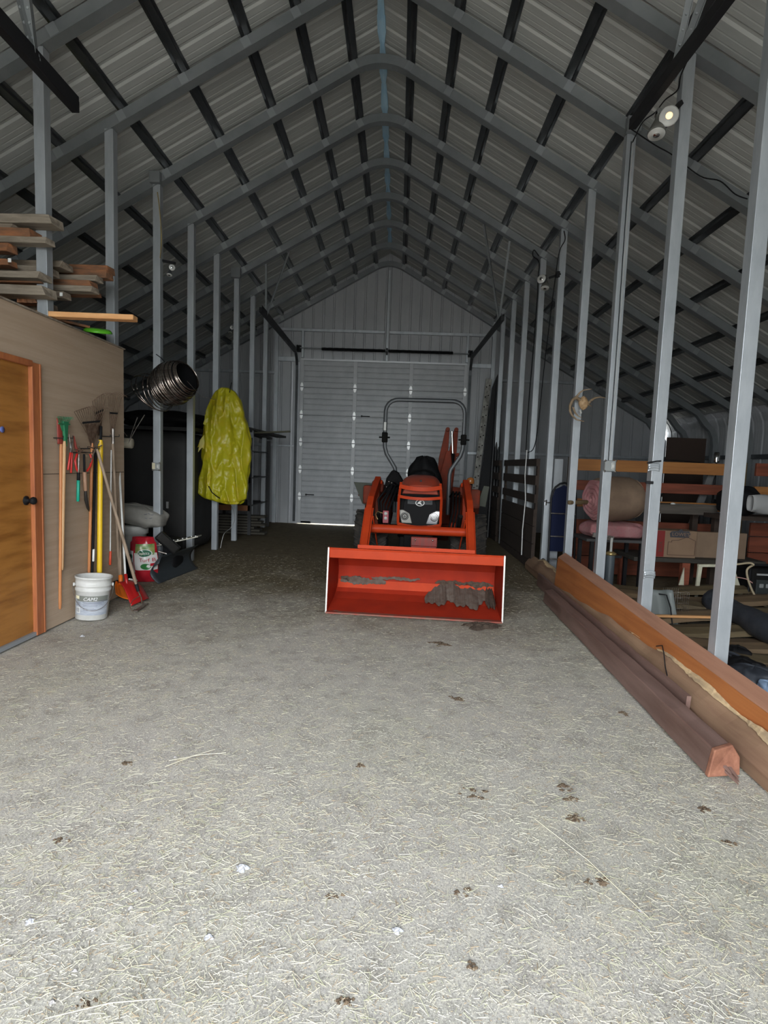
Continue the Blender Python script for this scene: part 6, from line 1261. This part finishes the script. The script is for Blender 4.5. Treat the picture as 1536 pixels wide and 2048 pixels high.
dl = [(880, 1284, .07, 'dung patch in front of the soil pile'), (915, 1395, .045, 'dark red-brown dung spot, middle of the row before the bucket'), (255, 1522, .022, 'small brown dung spot at left, before the yellow handle'), (125, 1674, .02, 'small reddish dung spot near the left photo edge'),
      (670, 1788, .022, 'brown dung spot left of centre in the foreground'), (926, 1782, .022, 'reddish brown dung spot right of centre in the foreground'), (945, 1584, .045, 'wide flat dung patch, right of centre'), (1128, 1572, .032, 'upper of two dark dung spots on the right'),
      (1138, 1598, .03, 'lower of two dark dung spots on the right'), (1150, 1634, .03, 'flat brown dung patch below the two dark spots'), (1200, 1765, .03, 'faint olive dung smear, right foreground'), (720, 1528, .022, 'dung spot just left of the centre line'),
      (1250, 1425, .035, 'dark dung spot near the brown timber'), (1412, 1617, .025, 'olive dung spot at right before the timber end'), (172, 2000, .018, 'reddish clod at bottom left'), (690, 1998, .016, 'reddish clod at bottom centre left'), (1460, 1684, .02, 'brown dung spot near the right photo edge'), (942, 1932, .014, 'small clod at bottom right of centre')]
for k, (px, py, r_, lab) in enumerate(dl): lump('dung_spot', px, py, r_ * 1.25, r_ * .8, .010, dung, lab, 'dung', 100 + k, 'dung spots on the barn floor')
paper = mat('crumpled_paper', (.36, .36, .38), .7)
for k, (px, py, r_, lab) in enumerate(((485, 1732, .018, 'crumpled grey-white wrapper, largest paper scrap on the floor'), (795, 1860, .013, 'small crumpled white scrap at bottom centre'), (1002, 1772, .008, 'tiny white pebble right of centre'), (60, 1834, .012, 'whitish flat scrap near the left photo edge'), (165, 1270, .014, 'white crumb on the floor near the bucket'), (418, 1868, .012, 'pale flat stone at bottom left of centre'), (1282, 1822, .007, 'tiny white crumb in the right foreground'))):
    lump('paper_scrap', px, py, r_ * 1.3, r_, r_ * .8, paper, lab, 'scrap', 200 + k)
PEB = ['upper pebble of the pair left of centre, below the big wrapper level', 'lower pebble of the pair left of centre in the foreground', 'rounded grey pebble left of the two paired ones', 'grey pebble at left, nearest the long bottom straw stalk',
       'grey pebble near the bottom left corner, above the reddish clod', 'small pebble right of the largest paper scrap, above it', 'grey pebble at left, low in the photo', 'pebble near the centre line, level with the paired ones', 'small pebble at right, level with the big wrapper', 'pebble at left, next to the small brown dung spot', 'pebble at right, near the brown timber end', 'tiny pebble in the middle distance left of centre']
stn = mat('pebble_grey', (.33, .31, .30), .8)
for k, (px, py, r_) in enumerate(((271, 1775, .010), (262, 1808, .010), (186, 1850, .009), (308, 1843, .008), (104, 1995, .009), (660, 1660, .006), (150, 1932, .008), (740, 1782, .007), (1105, 1718, .006), (350, 1510, .008), (1230, 1582, .006), (520, 1600, .006))):
    lump('pebble', px, py, r_, r_ * .8, r_ * .7, stn, PEB[k], 'pebble', 300 + k, 'loose pebbles among the straw')
# straw and chaff: uncountable litter
def straw_mesh(name, m_, n, ylo, yhi, lmin, lmax, wd, seed, power=1.0, xr=None, z0=.002):
    rg = np.random.default_rng(seed); u = rg.random(n); y = ylo * (yhi / ylo) ** (u ** power); x = rg.uniform(-1, 1, n) * (.78 * y + .15) + .03 * y
    # uneven cover: thicker in patches
    dens = .5 + .5 * np.sin(2.3 * x + 1.3 * np.sin(1.7 * y)) * np.cos(1.9 * y + .8 * x) ; keep = (rg.random(n) < .50 + .5 * dens) & (x > -2.70) & (x < 1.95); x, y = x[keep], y[keep]; n = len(x)
    L_ = lmin + (lmax - lmin) * rg.random(n) ** 4.5; a = rg.normal(.0, .9, n) + np.where(rg.random(n) < .25, rg.uniform(0, PI, n), 0); w_ = wd * rg.uniform(.6, 1.4, n); tl = rg.normal(0, .05, n)
    z = .008 * np.sin(1.7 * x + .6) * np.sin(1.1 * y) - .008 + z0 + rg.random(n) * .004
    dx, dy = np.cos(a) * L_ / 2, np.sin(a) * L_ / 2; nx, ny = -np.sin(a) * w_ / 2, np.cos(a) * w_ / 2; dz = np.abs(tl * L_ / 2)
    cb = rg.normal(0, .035, n) * L_
    P_ = []
    for s_ in (-1, 0, 1):
        cx = x + s_ * dx + (cb * -np.sin(a) if s_ == 0 else 0); cy = y + s_ * dy + (cb * np.cos(a) if s_ == 0 else 0); cz = z + (s_ + 1) * dz
        P_ += [np.stack([cx + nx, cy + ny, cz], 1), np.stack([cx - nx, cy - ny, cz], 1), np.stack([cx, cy, cz + w_ * .8], 1)]
    V_ = np.stack(P_, 1).reshape(-1, 3); base = np.arange(n)[:, None] * 9
    F_ = np.concatenate([base + np.array(f)[None] for f in ((0, 3, 5, 2), (3, 6, 8, 5), (2, 5, 4, 1), (5, 8, 7, 4))], 0)
    me = bpy.data.meshes.new(name); me.vertices.add(len(V_)); me.vertices.foreach_set('co', V_.ravel()); me.loops.add(F_.size); me.loops.foreach_set('vertex_index', F_.ravel().astype(np.int32)); me.polygons.add(len(F_)); me.polygons.foreach_set('loop_start', np.arange(0, F_.size, 4, dtype=np.int32)); me.update(); me.validate()
    me.materials.append(m_); o = bpy.data.objects.new(name, me); C.objects.link(o); return o
s1 = mat('pale_straw', (.60, .575, .48), .7, 0, (.52, .47, .33), (3, 3, 3), .9); s2 = mat('green_hay', (.44, .43, .30), .75, 0, (.36, .36, .22), (3, 3, 3), .9); s3 = mat('brown_chaff', (.25, .19, .12), .85, 0, (.36, .28, .19), (5, 5, 5), .9)
for (nm, m_, n, a, b, l0, l1, wd, sd, pw, lab) in (('straw', s1, 80000, .95, 8.0, .003, .050, .0013, 1, .80, 'pale chopped straw scattered over the whole barn floor'), ('hay', s2, 16000, .95, 8.0, .004, .060, .0013, 2, .80, 'greenish hay stalks scattered over the barn floor'), ('chaff', s3, 26000, .95, 10.5, .004, .03, .0018, 3, .9, 'brown chaff and crumbs trodden into the barn floor')):
    tag(straw_mesh(nm, m_, n, a, b, l0, l1, wd, sd, pw), lab, nm, kind='stuff')
for k, (a, b) in enumerate((((338, 1523), (452, 1507)), ((90, 2040), (320, 2000)), ((1070, 1640), (1300, 1840)), ((430, 1500), (330, 1535)))):
    p, q = G(*a), G(*b); mb = MB(); mb.tube([p + Vector((0, 0, .004)), p.lerp(q, .5) + Vector((.01, .01, .009)), q + Vector((0, 0, .004))], .0014, 5); mb.build('straw_stalk', s1, label='single long straw stalk, ' + ('left of centre in the middle distance', 'at the bottom left corner', 'running diagonally in the right foreground', 'crossing under the middle distance stalk')[k], cat='stalk')
